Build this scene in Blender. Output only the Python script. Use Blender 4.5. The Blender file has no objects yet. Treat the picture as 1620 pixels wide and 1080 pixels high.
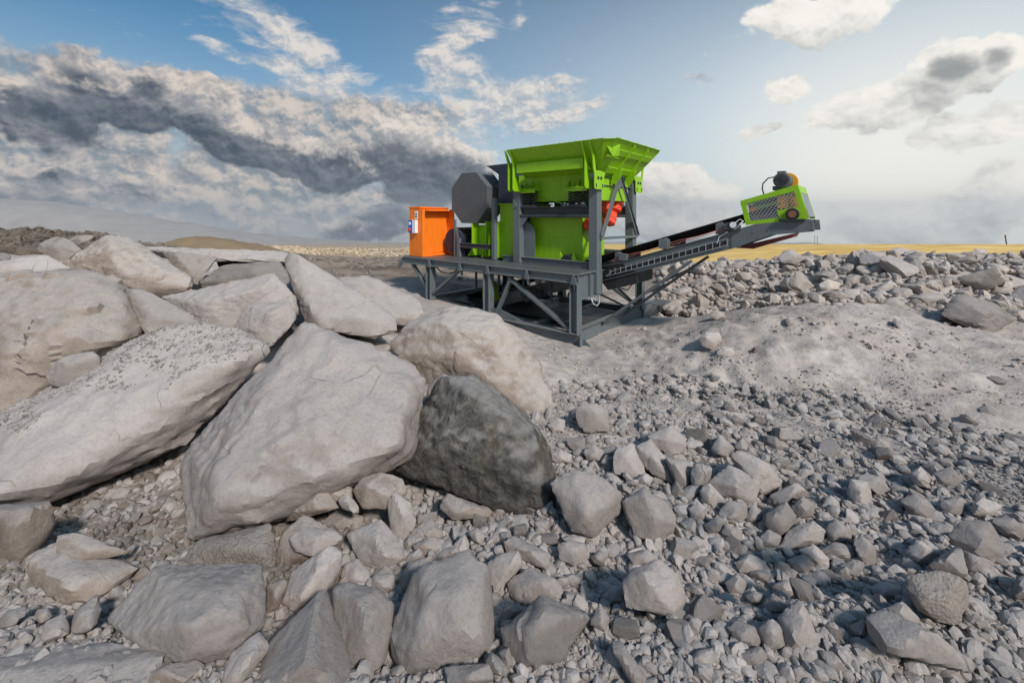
import bpy, bmesh, math, random
import numpy as np
from mathutils import Vector, Matrix
from mathutils.bvhtree import BVHTree
R = math.radians
sc = bpy.context.scene
COL = sc.collection
CAMZ = 3.43; FOC = 680.0; HOR = 338.0        # eye height, focal length and eye level measured on the photo (1620 wide)

# ------------------------------------------------------------------ camera
cam_d = bpy.data.cameras.new("camera"); cam = bpy.data.objects.new("camera", cam_d); COL.objects.link(cam)
cam.location = (0, 0, CAMZ); cam.rotation_euler = (R(90), 0, 0)
cam_d.sensor_width = 36; cam_d.lens = 36*FOC/1620; cam_d.shift_y = -(540-HOR)/1620
cam_d.clip_start = .05; cam_d.clip_end = 20000
sc.camera = cam
sc.view_settings.view_transform = 'Standard'; sc.view_settings.look = 'None'
sc.view_settings.exposure = -0.24; sc.view_settings.gamma = 1

# ------------------------------------------------------------------ sun
SUN_EL = 38; SX, SY = .50, -.866                 # horizontal direction towards the sun
sun_d = bpy.data.lights.new("sun", 'SUN'); sun = bpy.data.objects.new("sun", sun_d); COL.objects.link(sun)
ce = math.cos(R(SUN_EL)); sdir = Vector((SX*ce, SY*ce, math.sin(R(SUN_EL))))
sun.rotation_euler = sdir.to_track_quat('Z', 'Y').to_euler()
sun_d.energy = 4.1; sun_d.angle = R(6); sun_d.color = (1, .94, .87)

# ------------------------------------------------------------------ node helpers
class NT:
    def __init__(s, tree): s.t = tree; s.n = tree.nodes; s.l = tree.links
    def new(s, typ, **kw):
        nd = s.n.new(typ)
        for k, v in kw.items(): setattr(nd, k, v)
        return nd
    def put(s, sock, v):
        if isinstance(v, bpy.types.NodeSocket): s.l.new(v, sock)
        elif v is not None: sock.default_value = v
    def m(s, op, a, b=None, c=None, clamp=False):
        nd = s.new('ShaderNodeMath', operation=op, use_clamp=clamp)
        s.put(nd.inputs[0], a); s.put(nd.inputs[1], b); s.put(nd.inputs[2], c)
        return nd.outputs[0]
    def v(s, op, a, b=None):
        nd = s.new('ShaderNodeVectorMath', operation=op)
        s.put(nd.inputs[0], a); s.put(nd.inputs[1], b)
        return nd.outputs['Value'] if op in ('LENGTH', 'DOT_PRODUCT') else nd.outputs[0]
    def scale(s, a, f):
        nd = s.new('ShaderNodeVectorMath', operation='SCALE'); s.put(nd.inputs[0], a); s.put(nd.inputs['Scale'], f); return nd.outputs[0]
    def ramp(s, x, lo, hi, a=0.0, b=1.0, smooth=True):
        nd = s.new('ShaderNodeMapRange', interpolation_type='SMOOTHSTEP' if smooth else 'LINEAR')
        s.put(nd.inputs[0], x); nd.inputs[1].default_value = lo; nd.inputs[2].default_value = hi
        nd.inputs[3].default_value = a; nd.inputs[4].default_value = b
        return nd.outputs[0]
    def mix(s, f, a, b, typ='MIX'):
        nd = s.new('ShaderNodeMix', data_type='RGBA', blend_type=typ)
        s.put(nd.inputs[0], f)
        for k, q in ((6, a), (7, b)):
            s.put(nd.inputs[k], (q[0], q[1], q[2], 1) if isinstance(q, (tuple, list)) else q)
        return nd.outputs[2]
    def noise(s, vec, scale, detail=4, rough=.55, dist=0.0, col=False):
        nd = s.new('ShaderNodeTexNoise'); s.put(nd.inputs['Vector'], vec); nd.inputs['Scale'].default_value = scale
        nd.inputs['Detail'].default_value = detail; nd.inputs['Roughness'].default_value = rough
        nd.inputs['Distortion'].default_value = dist
        return nd.outputs['Color' if col else 'Fac']
    def vor(s, vec, scale, feature='F1', out='Distance', rnd=1.0):
        nd = s.new('ShaderNodeTexVoronoi', feature=feature); s.put(nd.inputs['Vector'], vec)
        nd.inputs['Scale'].default_value = scale; nd.inputs['Randomness'].default_value = rnd
        return nd.outputs[out]
    def bump(s, h, strength, dist, nrm=None):
        nd = s.new('ShaderNodeBump'); s.put(nd.inputs['Height'], h); nd.inputs['Strength'].default_value = strength
        nd.inputs['Distance'].default_value = dist; s.put(nd.inputs['Normal'], nrm); return nd.outputs[0]

def srgb(r, g, b):
    f = lambda c: (c/255/12.92) if c/255 <= .04045 else ((c/255+.055)/1.055)**2.4
    return (f(r), f(g), f(b))

# ------------------------------------------------------------------ world: sky texture and procedural clouds by direction
world = bpy.data.worlds.new("World"); sc.world = world; world.use_nodes = True
W = NT(world.node_tree); W.n.clear()
wo = W.new('ShaderNodeOutputWorld'); bg = W.new('ShaderNodeBackground'); W.l.new(bg.outputs[0], wo.inputs[0])
bg.inputs[1].default_value = .1
sky = W.new('ShaderNodeTexSky', sky_type='NISHITA', sun_disc=False)
sky.sun_elevation = R(SUN_EL); sky.sun_rotation = math.atan2(SX, SY); sky.dust_density = 1.6; sky.air_density = 1.0; sky.ozone_density = 1.5
tc = W.new('ShaderNodeTexCoord'); dirv = tc.outputs['Generated']
sep = W.new('ShaderNodeSeparateXYZ'); W.l.new(dirv, sep.inputs[0])
az = W.m('ARCTAN2', sep.outputs[0], sep.outputs[1]); el = W.m('ARCSINE', sep.outputs[2])
cxyz = W.new('ShaderNodeCombineXYZ'); W.l.new(az, cxyz.inputs[0]); W.l.new(el, cxyz.inputs[1])
ang0 = cxyz.outputs[0]
def ang(px, py):                                 # bearing and elevation of a cloud measured on the photo
    x = (px-810)/FOC; z = (HOR-py)/FOC
    return math.atan(x), math.atan(z/math.sqrt(1+x*x))
# soft lumps (bearing px, elevation py, half width, half height, tilt in degrees, weight)
CUM = [(150,138,80,50,-8,1), (225,165,75,42,0,1), (305,165,88,52,-20,1), (420,226,130,44,-14,1), (545,262,105,36,-8,.95),
       (690,270,105,56,0,1.1), (645,212,50,34,0,.8), (30,162,90,34,-15,.85), (590,355,78,26,3,.95),
       (85,205,100,36,-20,.62), (250,262,90,26,-10,.5), (110,300,70,30,-5,.75), (210,308,50,26,0,.7), (30,300,60,26,0,.6),
       (1510,105,66,50,40,1.05), (1585,85,70,34,15,.85), (1410,165,100,40,5,.9), (1320,180,70,30,0,.7), (1250,145,48,25,10,.8),
       (1290,24,140,38,-3,.95), (1550,200,120,40,0,.7), (1600,300,90,60,0,.75), (1050,290,85,34,0,.85), (1075,345,140,38,-3,1.0),
       (1440,350,190,44,0,.95), (1130,300,70,26,0,.7), (1210,210,36,11,12,.6)]
WISP = [(450,50,170,34,-24,.9), (350,74,60,18,-20,.7), (735,50,60,50,20,.95), (715,110,60,60,-40,.95),
        (800,165,160,46,8,1.0), (860,185,110,30,14,.9), (680,190,170,46,-10,.8), (520,150,170,60,-25,.75),
        (820,30,20,30,-25,.6), (130,118,80,18,0,.55), (620,330,330,56,0,.75), (897,95,16,8,-30,.4), (1102,128,34,14,-20,.6), (960,330,120,40,0,.6)]
DARK = [(175,185,95,46,-18,1), (135,130,60,32,-10,.9), (245,140,36,26,0,.8), (300,222,120,38,-14,1), (430,250,120,36,-10,1), (560,272,120,38,-6,1), (690,285,100,50,0,1.1), (35,165,95,26,-15,1), (590,360,78,22,3,1),
        (90,318,110,22,-4,.6)]
def blobs(vec, lst):
    acc = None
    for (px, py, rx, ry, rot, amp) in lst:
        a, e = ang(px, py); a2, e2 = ang(px+rx, py); a3, e3 = ang(px, py+ry)
        mp = W.new('ShaderNodeMapping', vector_type='TEXTURE'); W.l.new(vec, mp.inputs[0])
        mp.inputs[1].default_value = (a, e, 0); mp.inputs[2].default_value = (0, 0, R(rot))
        mp.inputs[3].default_value = (abs(a2-a)*1.35, abs(e3-e)*1.35, 1)
        g = W.new('ShaderNodeTexGradient', gradient_type='SPHERICAL'); W.l.new(mp.outputs[0], g.inputs[0])
        q = g.outputs['Fac'] if amp > .97 else W.m('MULTIPLY', g.outputs['Fac'], amp)
        acc = q if acc is None else W.m('MAXIMUM', acc, q)
    return acc
def warp(vec, sc_, amt, det=3):
    n = W.noise(vec, sc_, det, .6, col=True)
    return W.v('ADD', vec, W.scale(W.v('SUBTRACT', n, (.5, .5, .5)), amt))
wv0 = warp(ang0, 7, .07, 4)
def nz(vec):                                     # cauliflower heads: cells within cells
    nd = W.new('ShaderNodeTexVoronoi', feature='F1'); W.l.new(warp(vec, 11, .045, 2), nd.inputs['Vector']); nd.inputs['Scale'].default_value = 9.5
    nd.inputs['Detail'].default_value = 4; nd.inputs['Roughness'].default_value = .58; nd.inputs['Lacunarity'].default_value = 2.2; nd.normalize = True
    return W.m('ADD', W.m('MULTIPLY', W.m('SUBTRACT', .36, nd.outputs['Distance']), .75), W.m('MULTIPLY', W.m('SUBTRACT', W.noise(W.v('MULTIPLY', vec, (1, 1.2, 1)), 8.5, 7, .58), .5), .55))
n0 = nz(ang0); n1 = nz(W.v('ADD', ang0, (.008, .016, 0)))
b0 = blobs(wv0, CUM); b1 = blobs(W.v('ADD', wv0, (.020, .050, 0)), CUM)
d0 = W.m('ADD', b0, W.m('MULTIPLY', n0, 1.5))
cover = W.ramp(d0, .24, .40)
n2 = W.m('SUBTRACT', W.noise(W.v('MULTIPLY', wv0, (1, 1.2, 1)), 30, 5, .6), .5); n3 = W.m('SUBTRACT', W.noise(W.v('MULTIPLY', W.v('ADD', wv0, (.003, .007, 0)), (1, 1.2, 1)), 30, 5, .6), .5)
relief = W.m('ADD', W.m('MULTIPLY', W.m('SUBTRACT', n0, n1), 3.0), W.m('MULTIPLY', W.m('SUBTRACT', n2, n3), 1.3))
def litramp(x, lo, hi): return W.m('MULTIPLY', W.m('SUBTRACT', x, lo), W.m('DIVIDE', 1.0, W.m('SUBTRACT', hi, lo)), clamp=True)
lit = litramp(W.m('ADD', W.m('ADD', W.m('MULTIPLY', W.m('SUBTRACT', b0, b1), 1.15), relief), W.m('MULTIPLY', W.m('SUBTRACT', .52, d0), 1.0)), W.ramp(az, .05, .3, -.34, -.80), W.ramp(az, .05, .3, .80, .75))
# grey and cream layer clouds low on the left, thin white ones on the right
side = W.ramp(az, .12, -.30)
strat = W.m('MULTIPLY', W.m('MULTIPLY', W.ramp(el, .31, .22), W.ramp(el, -.02, .03, .75, 1)), side)
sd = W.m('ADD', W.m('MULTIPLY', n0, 2.2), strat)
scov = W.m('MULTIPLY', W.ramp(sd, .60, 1.05), .92)
slit = W.ramp(W.m('ADD', relief, W.m('MULTIPLY', n0, 1.2)), -.30, .42)
# wisps: stretched noise along a slant
mpw = W.new('ShaderNodeMapping'); W.l.new(warp(ang0, 3, .12), mpw.inputs[0]); mpw.inputs[2].default_value = (0, 0, R(18)); mpw.inputs[3].default_value = (3, 10, 1)
wn = W.noise(mpw.outputs[0], 2.8, 9, .64, .3)
wd = W.m('ADD', blobs(wv0, WISP), W.m('MULTIPLY', W.m('SUBTRACT', wn, .5), 1.7))
wcov = W.ramp(wd, .22, .70, 0, .9)
# base sky: the Sky Texture with a thin veil that whitens towards the horizon and the bright right side
K = 11.8
def C(r, g, b): c = srgb(r, g, b); return (c[0]*K, c[1]*K, c[2]*K)
veilR = W.ramp(az, -.75, .75)
vf = W.m('MAXIMUM', W.ramp(el, .40, .02, 0, .80), W.m('MULTIPLY', veilR, W.ramp(el, .66, .14, .05, .90)))
vcol = W.mix(veilR, C(184, 194, 202), C(222, 232, 236))
skyc = W.mix(1.0, sky.outputs[0], (.60, 1.08, 1.22), 'MULTIPLY')
base = W.mix(vf, skyc, vcol)
glow = W.m('MULTIPLY', W.ramp(W.v('LENGTH', W.v('SUBTRACT', ang0, (*ang(1440, 350), 0))), .50, .0), .9)
base = W.mix(glow, base, C(255, 251, 240))
# cream low band on the left
creamf = W.m('MULTIPLY', W.ramp(el, .20, .0, 0, .55), W.ramp(az, .2, -.5))
base = W.mix(creamf, base, C(190, 188, 186))
wcolr = W.mix(W.ramp(W.m('ADD', relief, W.m('MULTIPLY', W.m('SUBTRACT', wn, .5), .8)), -.3, .3), C(172, 182, 192), C(232, 224, 216))
c1 = W.mix(wcov, base, wcolr)
sc1 = W.mix(slit, C(126, 138, 150), C(214, 202, 192))
c1 = W.mix(scov, c1, sc1)
bright = W.mix(veilR, C(222, 210, 200), C(252, 248, 240))
mid = W.mix(veilR, C(150, 152, 158), C(222, 221, 216))
dark = W.mix(veilR, C(70, 82, 96), C(176, 178, 177))
cc = W.mix(W.ramp(lit, 0, .5, smooth=False), dark, mid); cc = W.mix(W.ramp(lit, .42, 1.0), cc, bright)
dkm = W.m('MULTIPLY', W.ramp(W.m('ADD', blobs(wv0, DARK), W.m('MULTIPLY', n0, .9)), .12, .62), W.ramp(lit, .55, 1.0, .92, .45))
cc = W.mix(dkm, cc, W.mix(W.ramp(relief, -.35, .45), C(66, 78, 94), C(112, 120, 130)))
core = W.m('MULTIPLY', W.ramp(W.v('LENGTH', W.v('SUBTRACT', wv0, (*ang(1530, 112), 0))), .16, .03), .75)
cc = W.mix(W.m('MULTIPLY', core, W.ramp(d0, .6, 1.0)), cc, C(112, 120, 126))
fin = W.mix(cover, c1, cc)
W.l.new(fin, bg.inputs[0])
try:
    world.cycles.sampling_method = 'MANUAL'; world.cycles.sample_map_resolution = 512
except Exception: pass

# ------------------------------------------------------------------ numpy noise
_rng = np.random.default_rng(7)
_perm = _rng.permutation(256).astype(np.int64); _perm = np.concatenate([_perm, _perm, _perm])
_g = _rng.normal(size=(256, 3)); _g /= np.linalg.norm(_g, axis=1)[:, None]
def perlin(P):
    P = np.asarray(P, float); I = np.floor(P).astype(np.int64); f = P-I; I &= 255
    u = f*f*f*(f*(f*6-15)+10); out = 0
    for dx in (0, 1):
        for dy in (0, 1):
            for dz in (0, 1):
                h = _perm[_perm[_perm[(I[:, 0]+dx) & 255]+((I[:, 1]+dy) & 255)]+((I[:, 2]+dz) & 255)]
                g = _g[h]; d = g[:, 0]*(f[:, 0]-dx)+g[:, 1]*(f[:, 1]-dy)+g[:, 2]*(f[:, 2]-dz)
                w = (u[:, 0] if dx else 1-u[:, 0])*(u[:, 1] if dy else 1-u[:, 1])*(u[:, 2] if dz else 1-u[:, 2])
                out = out+w*d
    return out*1.6
def fbm(P, octv=4, gain=.5, ridged=False):
    a = 1; s = 0; P = np.asarray(P, float)
    for o in range(octv):
        n = perlin(P+o*17.3)
        s = s+a*((.5-np.abs(n))*1.2 if ridged else n); P = P*2.03; a *= gain
    return s

# ------------------------------------------------------------------ object helpers
def mesh_np(name, verts, faces, smooth=False):
    me = bpy.data.meshes.new(name); verts = np.asarray(verts, np.float32); faces = np.asarray(faces, np.int32)
    nf, k = faces.shape
    me.vertices.add(len(verts)); me.vertices.foreach_set('co', verts.ravel())
    me.loops.add(nf*k); me.loops.foreach_set('vertex_index', faces.ravel())
    me.polygons.add(nf); me.polygons.foreach_set('loop_start', np.arange(0, nf*k, k, dtype=np.int32))
    me.polygons.foreach_set('loop_total', np.full(nf, k, np.int32))
    me.polygons.foreach_set('use_smooth', np.full(nf, smooth))
    me.update(calc_edges=True); me.validate(); return me
def link(name, me, mat=None, parent=None, loc=None):
    o = bpy.data.objects.new(name, me); COL.objects.link(o)
    if mat is not None:
        for q in (mat if isinstance(mat, (list, tuple)) else [mat]): me.materials.append(q)
    if parent is not None: o.parent = parent
    if loc is not None: o.location = loc
    return o
def tag(o, label=None, cat=None, group=None, kind=None):
    if label: o['label'] = label
    if cat: o['category'] = cat
    if group: o['group'] = group
    if kind: o['kind'] = kind
    return o

# ------------------------------------------------------------------ materials
def principled(name, col=(.5, .5, .5), rough=.6, metal=0.0, spec=.4):
    m = bpy.data.materials.new(name); m.use_nodes = True; T = NT(m.node_tree); b = T.n['Principled BSDF']
    b.inputs['Base Color'].default_value = (*col, 1); b.inputs['Roughness'].default_value = rough
    b.inputs['Metallic'].default_value = metal; b.inputs['Specular IOR Level'].default_value = spec
    return m, T, b
def rock_mat(name, c_lo, c_hi, c_top, stain=(.16, .125, .095), stain_amt=.35, bump=1.0, island=False, cracks=True, pocked=.0):
    m, T, b = principled(name, rough=.92, spec=.15)
    tcn = T.new('ShaderNodeTexCoord'); oi = T.new('ShaderNodeObjectInfo'); geo = T.new('ShaderNodeNewGeometry')
    rnd = geo.outputs['Random Per Island'] if island else oi.outputs['Random']
    p = T.v('ADD', tcn.outputs['Object'], T.scale((37., 71., 53.), oi.outputs['Random']))
    if island: p = tcn.outputs['Object']
    n1 = T.noise(p, 1.3, 5, .6, .4); n2 = T.noise(p, 6, 6, .62); n3 = T.noise(p, 34, 5, .65)
    col = T.mix(T.ramp(n1, .35, .66), c_lo, c_hi)
    col = T.mix(T.ramp(n2, .42, .72, 0, .5), col, tuple(c*.72 for c in c_hi))
    # settled dust on the upward faces
    sz = T.new('ShaderNodeSeparateXYZ'); T.l.new(geo.outputs['Normal'], sz.inputs[0])
    dust = T.m('ADD', sz.outputs[2], T.m('MULTIPLY', T.m('SUBTRACT', n2, .5), .8))
    col = T.mix(T.ramp(dust, .35, .95, 0, .75), col, c_top)
    # rusty, earthy stains of their own shape
    st = T.ramp(T.noise(T.v('MULTIPLY', p, (1, 1, 2.2)), 2.1, 6, .65, .8), .56, .74, 0, stain_amt)
    col = T.mix(st, col, stain)
    col = T.mix(T.ramp(n3, .46, .74, 0, .34), col, tuple(c*.55 for c in c_lo))
    hv = T.new('ShaderNodeHueSaturation'); hv.inputs['Saturation'].default_value = 1.0
    T.put(hv.inputs['Value'], T.ramp(rnd, 0, 1, .80, 1.12, False)); T.l.new(col, hv.inputs['Color'])
    col = T.mix(1.0, hv.outputs[0], (1.09, 1.02, 1.0), 'MULTIPLY')
    b1 = T.bump(T.noise(T.v('MULTIPLY', p, (1, 1, 1.8)), 3.2, 9, .70, .6), .20*bump, .07)
    wv = T.vor(T.v('ADD', p, T.scale(T.noise(p, 5, 3, .6, col=True), .25)), 4.5, 'F1')
    b2 = T.bump(T.ramp(wv, 0, .7, 0, 1, False), .22*bump, .04, b1)
    b3 = T.bump(T.noise(p, 22, 9, .74), .75*bump, .026, b2)
    b4 = T.bump(T.noise(p, 95, 5, .75), .6*bump, .007, b3)
    if cracks:
        pw = T.v('ADD', T.v('MULTIPLY', p, (1.0, 1.0, .55)), T.scale(T.noise(p, 2.2, 4, .5, col=True), .22))
        ed = T.vor(pw, 1.5, 'DISTANCE_TO_EDGE')
        ck = T.m('MULTIPLY', T.ramp(ed, .0, .011, 1, 0), T.ramp(T.noise(p, 1.7, 3, .5), .54, .66))
        col = T.mix(T.m('MULTIPLY', ck, .7), col, (.05, .043, .038)); b4 = T.bump(ck, -.7, .02, b4)
        pit = T.m('MULTIPLY', T.ramp(T.vor(p, 42, 'F1'), .06, .16, 1, 0), T.ramp(T.noise(p, 3.1, 4, .6), .55, .66))
        col = T.mix(T.m('MULTIPLY', pit, .65), col, (.07, .06, .055)); b4 = T.bump(pit, -.6, .01, b4)
    if pocked:
        b4 = T.bump(T.vor(p, 55, 'F1'), pocked, .02, b4)
    T.l.new(col, b.inputs['Base Color']); T.l.new(b4, b.inputs['Normal'])
    return m
M = {}
M['rock'] = rock_mat('pale_limestone', (.30, .27, .252), (.42, .383, .36), (.455, .432, .422), stain_amt=.22)
M['rock_grey'] = rock_mat('grey_limestone', (.225, .205, .193), (.32, .294, .278), (.365, .35, .345), stain_amt=.2)  # darker limestone copy, cloud shade over the foreground put into the colour
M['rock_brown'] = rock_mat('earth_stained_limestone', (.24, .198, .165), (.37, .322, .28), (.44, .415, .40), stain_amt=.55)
M['rock_rough'] = rock_mat('crusted_limestone', (.25, .225, .20), (.36, .32, .29), (.38, .36, .345), stain=(.12, .11, .10), stain_amt=.5, bump=1.5, pocked=.5)
M['rock_far'] = rock_mat('golden_lit_limestone', (.36, .29, .22), (.52, .44, .34), (.55, .48, .40), stain_amt=.25, cracks=False)  # yellowish copy of the limestone, golden sunlight put into the colour
M['gravel'] = rock_mat('crushed_limestone', (.215, .202, .193), (.325, .304, .288), (.36, .35, .345), stain_amt=.15, bump=.7, island=True, cracks=False)  # near gravel kept grey, with the foreground's cloud shade in its colour
M['rock_warm'] = rock_mat('sunlit_limestone', (.34, .30, .265), (.50, .445, .395), (.52, .48, .445))  # paler copy of the limestone, warm light on the pile put into the colour
M['gravel_warm'] = rock_mat('warm_crushed_limestone', (.30, .27, .242), (.45, .405, .37), (.47, .44, .415), stain_amt=.15, bump=.7, island=True, cracks=False)  # paler gravel copy, the pile's warm light put into the colour
M['gravel_mid'] = rock_mat('loose_limestone', (.245, .228, .216), (.37, .345, .327), (.41, .395, .388), stain_amt=.15, bump=.7, island=True, cracks=False)
M['gravel_brown'] = rock_mat('earthy_broken_stone', (.15, .13, .11), (.25, .22, .19), (.26, .24, .22), stain_amt=.4, bump=.7, island=True, cracks=False)  # earthy brown, its darkness partly the hollow's shade put into the colour
M['gravel_far'] = rock_mat('ridge_limestone', (.36, .30, .21), (.52, .43, .30), (.55, .46, .33), stain_amt=.2, bump=.7, island=True, cracks=False)
M['gravel_dark'] = rock_mat('dark_broken_stone', (.06, .052, .044), (.20, .165, .13), (.17, .15, .13), stain_amt=.5, bump=.7, island=True, cracks=False)
# blackened face of one boulder
def dark_rock():
    m, T, b = principled('black_stained_limestone', rough=.8, spec=.3)
    tcn = T.new('ShaderNodeTexCoord'); geo = T.new('ShaderNodeNewGeometry'); p = tcn.outputs['Object']
    n1 = T.noise(p, 2.2, 7, .66, .6); n2 = T.noise(p, 9, 7, .7, .4); n3 = T.noise(p, 30, 5, .7)
    col = T.mix(T.ramp(n2, .35, .68), (.048, .043, .040), (.135, .12, .108))
    col = T.mix(T.ramp(n1, .54, .66, 0, .4), col, (.14, .10, .06))
    col = T.mix(T.ramp(T.noise(T.v('MULTIPLY', p, (1, 1, 3)), 9, 9, .75, 1.2), .63, .72, 0, .6), col, (.30, .28, .25))
    sz = T.new('ShaderNodeSeparateXYZ'); T.l.new(geo.outputs['Normal'], sz.inputs[0])
    so = T.new('ShaderNodeSeparateXYZ'); T.l.new(p, so.inputs[0])
    light = T.m('MAXIMUM', T.ramp(T.m('ADD', sz.outputs[2], T.m('MULTIPLY', T.m('SUBTRACT', n2, .5), .5)), .50, 1.02, 0, .85),
                T.ramp(T.m('ADD', T.m('SUBTRACT', so.outputs[0], T.m('MULTIPLY', so.outputs[2], .55)), T.m('MULTIPLY', T.m('SUBTRACT', n1, .5), .5)), .70, .80))
    pale = T.mix(T.ramp(n2, .4, .7), (.34, .31, .29), (.24, .215, .20))
    col = T.mix(light, col, pale)
    b1 = T.bump(n1, .6, .12); b2 = T.bump(n2, .7, .05, b1); b3 = T.bump(n3, .6, .015, b2)
    T.l.new(col, b.inputs['Base Color']); T.l.new(b3, b.inputs['Normal']); return m
M['rock_dark'] = dark_rock()
M['gap_shade_block'] = rock_mat('gap_shade_stone', (.012, .010, .009), (.03, .026, .022), (.03, .026, .022), stain_amt=0)  # near-black stone: the shade of the slab's gap put into the colour
def ground_mat():
    m, T, b = principled('quarry_ground', rough=.95, spec=.1)
    geo = T.new('ShaderNodeNewGeometry'); p = geo.outputs['Position']; s = T.new('ShaderNodeSeparateXYZ'); T.l.new(p, s.inputs[0])
    n1 = T.noise(p, .7, 6, .6); n2 = T.noise(p, 5, 7, .65); n3 = T.noise(p, 30, 6, .7)
    dustc = T.mix(T.ramp(n1, .35, .65), (.43, .395, .37), (.52, .485, .46))
    near = T.mix(T.ramp(n2, .4, .7), dustc, (.35, .318, .292))
    floor = T.mix(T.ramp(T.noise(T.v('MULTIPLY', p, (.25, 1, 1)), .5, 7, .65), .38, .62), (.13, .105, .085), (.31, .265, .22))
    gold = T.mix(T.ramp(T.noise(T.v('MULTIPLY', p, (.12, 1, 1)), .35, 7, .7), .36, .64), (.62, .41, .12), (.84, .61, .25))
    ffl = T.m('ADD', s.outputs[1], T.m('MULTIPLY', T.m('SUBTRACT', n1, .5), 4.))
    col = T.mix(T.ramp(ffl, 15.5, 20), near, floor)
    gm = T.m('MULTIPLY', T.ramp(ffl, 25, 32), T.ramp(T.m('ADD', T.m('SUBTRACT', s.outputs[0], T.m('MULTIPLY', s.outputs[1], .12)), T.m('MULTIPLY', T.m('SUBTRACT', n1, .5), 6.)), 2, 9))
    col = T.mix(gm, col, gold)
    # brown mound and pale stony strip far left
    hill = T.v('LENGTH', T.v('MULTIPLY', T.v('SUBTRACT', p, (-42., 60., 0.)), (1., .8, 0.)))
    col = T.mix(T.ramp(hill, 13, 8), col, T.mix(n2, (.20, .155, .10), (.30, .235, .15)))
    str_ = T.m('MULTIPLY', T.ramp(s.outputs[1], 60, 80), T.ramp(T.m('ADD', s.outputs[0], T.m('MULTIPLY', s.outputs[1], .12)), 4, -8))
    col = T.mix(T.m('MULTIPLY', str_, T.ramp(T.noise(T.v('MULTIPLY', p, (.6, .12, 1)), .5, 6, .7), .35, .55, .1, .9)), col, (.50, .41, .30))
    b1 = T.bump(n2, .6, .08); b2 = T.bump(n3, .6, .02, b1)
    peb = T.bump(T.vor(T.v('ADD', p, T.scale(T.noise(p, 20, 2, .5, col=True), .03)), 28, 'F1'), -.35, .02, b2)
    b4 = T.bump(T.noise(p, 150, 3, .7), .4, .004, peb)
    col = T.mix(1.0, col, (1.08, 1.01, .99), 'MULTIPLY')
    T.l.new(col, b.inputs['Base Color']); T.l.new(b4, b.inputs['Normal']); return m
M['ground'] = ground_mat()
def paint(name, col, rough=.42, dust=.25, metal=0., spec=.5, dcol=(.32, .29, .26)):
    m, T, b = principled(name, col, rough, metal, spec)
    tcn = T.new('ShaderNodeTexCoord'); geo = T.new('ShaderNodeNewGeometry'); p = tcn.outputs['Object']
    n = T.noise(p, 2.3, 6, .65); n2 = T.noise(T.v('MULTIPLY', p, (1, 1, .25)), 9, 5, .6)
    sz = T.new('ShaderNodeSeparateXYZ'); T.l.new(geo.outputs['Normal'], sz.inputs[0])
    c = T.mix(T.ramp(n2, .4, .72, 0, .34), col, tuple(q*.62 for q in col))
    d = T.m('MULTIPLY', T.ramp(T.m('ADD', T.m('MULTIPLY', sz.outputs[2], .5), n), .55, 1.05), dust)
    c = T.mix(d, c, dcol)
    T.l.new(c, b.inputs['Base Color']); T.l.new(T.ramp(n, .3, .7, rough, min(1, rough+.25)), b.inputs['Roughness'])
    T.l.new(T.bump(T.noise(p, 60, 3, .6), .06, .004), b.inputs['Normal'])
    return m
M['steel'] = paint('slate_grey_paint', (.12, .138, .148), .42, .3)
M['steel_dk'] = paint('charcoal_paint', (.045, .048, .052), .5, .25)
M['guard'] = paint('guard_grey_paint', (.095, .10, .105), .5, .12)
M['green'] = paint('lime_green_paint', (.255, .50, .004), .36, .12)
M['orange'] = paint('orange_paint', (.92, .20, .008), .4, .05)
M['red'] = paint('red_orange_paint', (.85, .07, .02), .45, .1)
M['yellow'] = paint('amber_paint', (.85, .40, .01), .45, .1)
M['black'] = paint('black_metal', (.018, .018, .02), .45, .15)
M['navy'] = paint('navy_paint', (.018, .024, .045), .4, .1)
M['rubber'] = paint('rubber_belt', (.022, .021, .022), .75, .25, spec=.2)
M['zinc'] = paint('galvanised_wire', (.50, .51, .52), .4, .1, metal=.6)
M['white'] = paint('white_plastic', (.78, .79, .8), .5, .05)
M['blue'] = paint('blue_plastic', (.02, .10, .55), .4, .05)
M['pink'] = paint('faded_red_cord', (.45, .12, .10), .6, .2)
def deck_mat():
    m, T, b = principled('ribbed_deck_plate', (.17, .18, .185), .5, .3, .5)
    tcn = T.new('ShaderNodeTexCoord'); p = tcn.outputs['Object']
    w = T.vor(T.v('MULTIPLY', p, (16, 30, 1)), 1, 'F1', rnd=.0)
    c = T.mix(T.ramp(w, .15, .45), (.32, .33, .33), (.06, .065, .07))
    T.l.new(c, b.inputs['Base Color']); T.l.new(T.bump(w, -.7, .02), b.inputs['Normal']); return m
M['deck'] = deck_mat()
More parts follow.
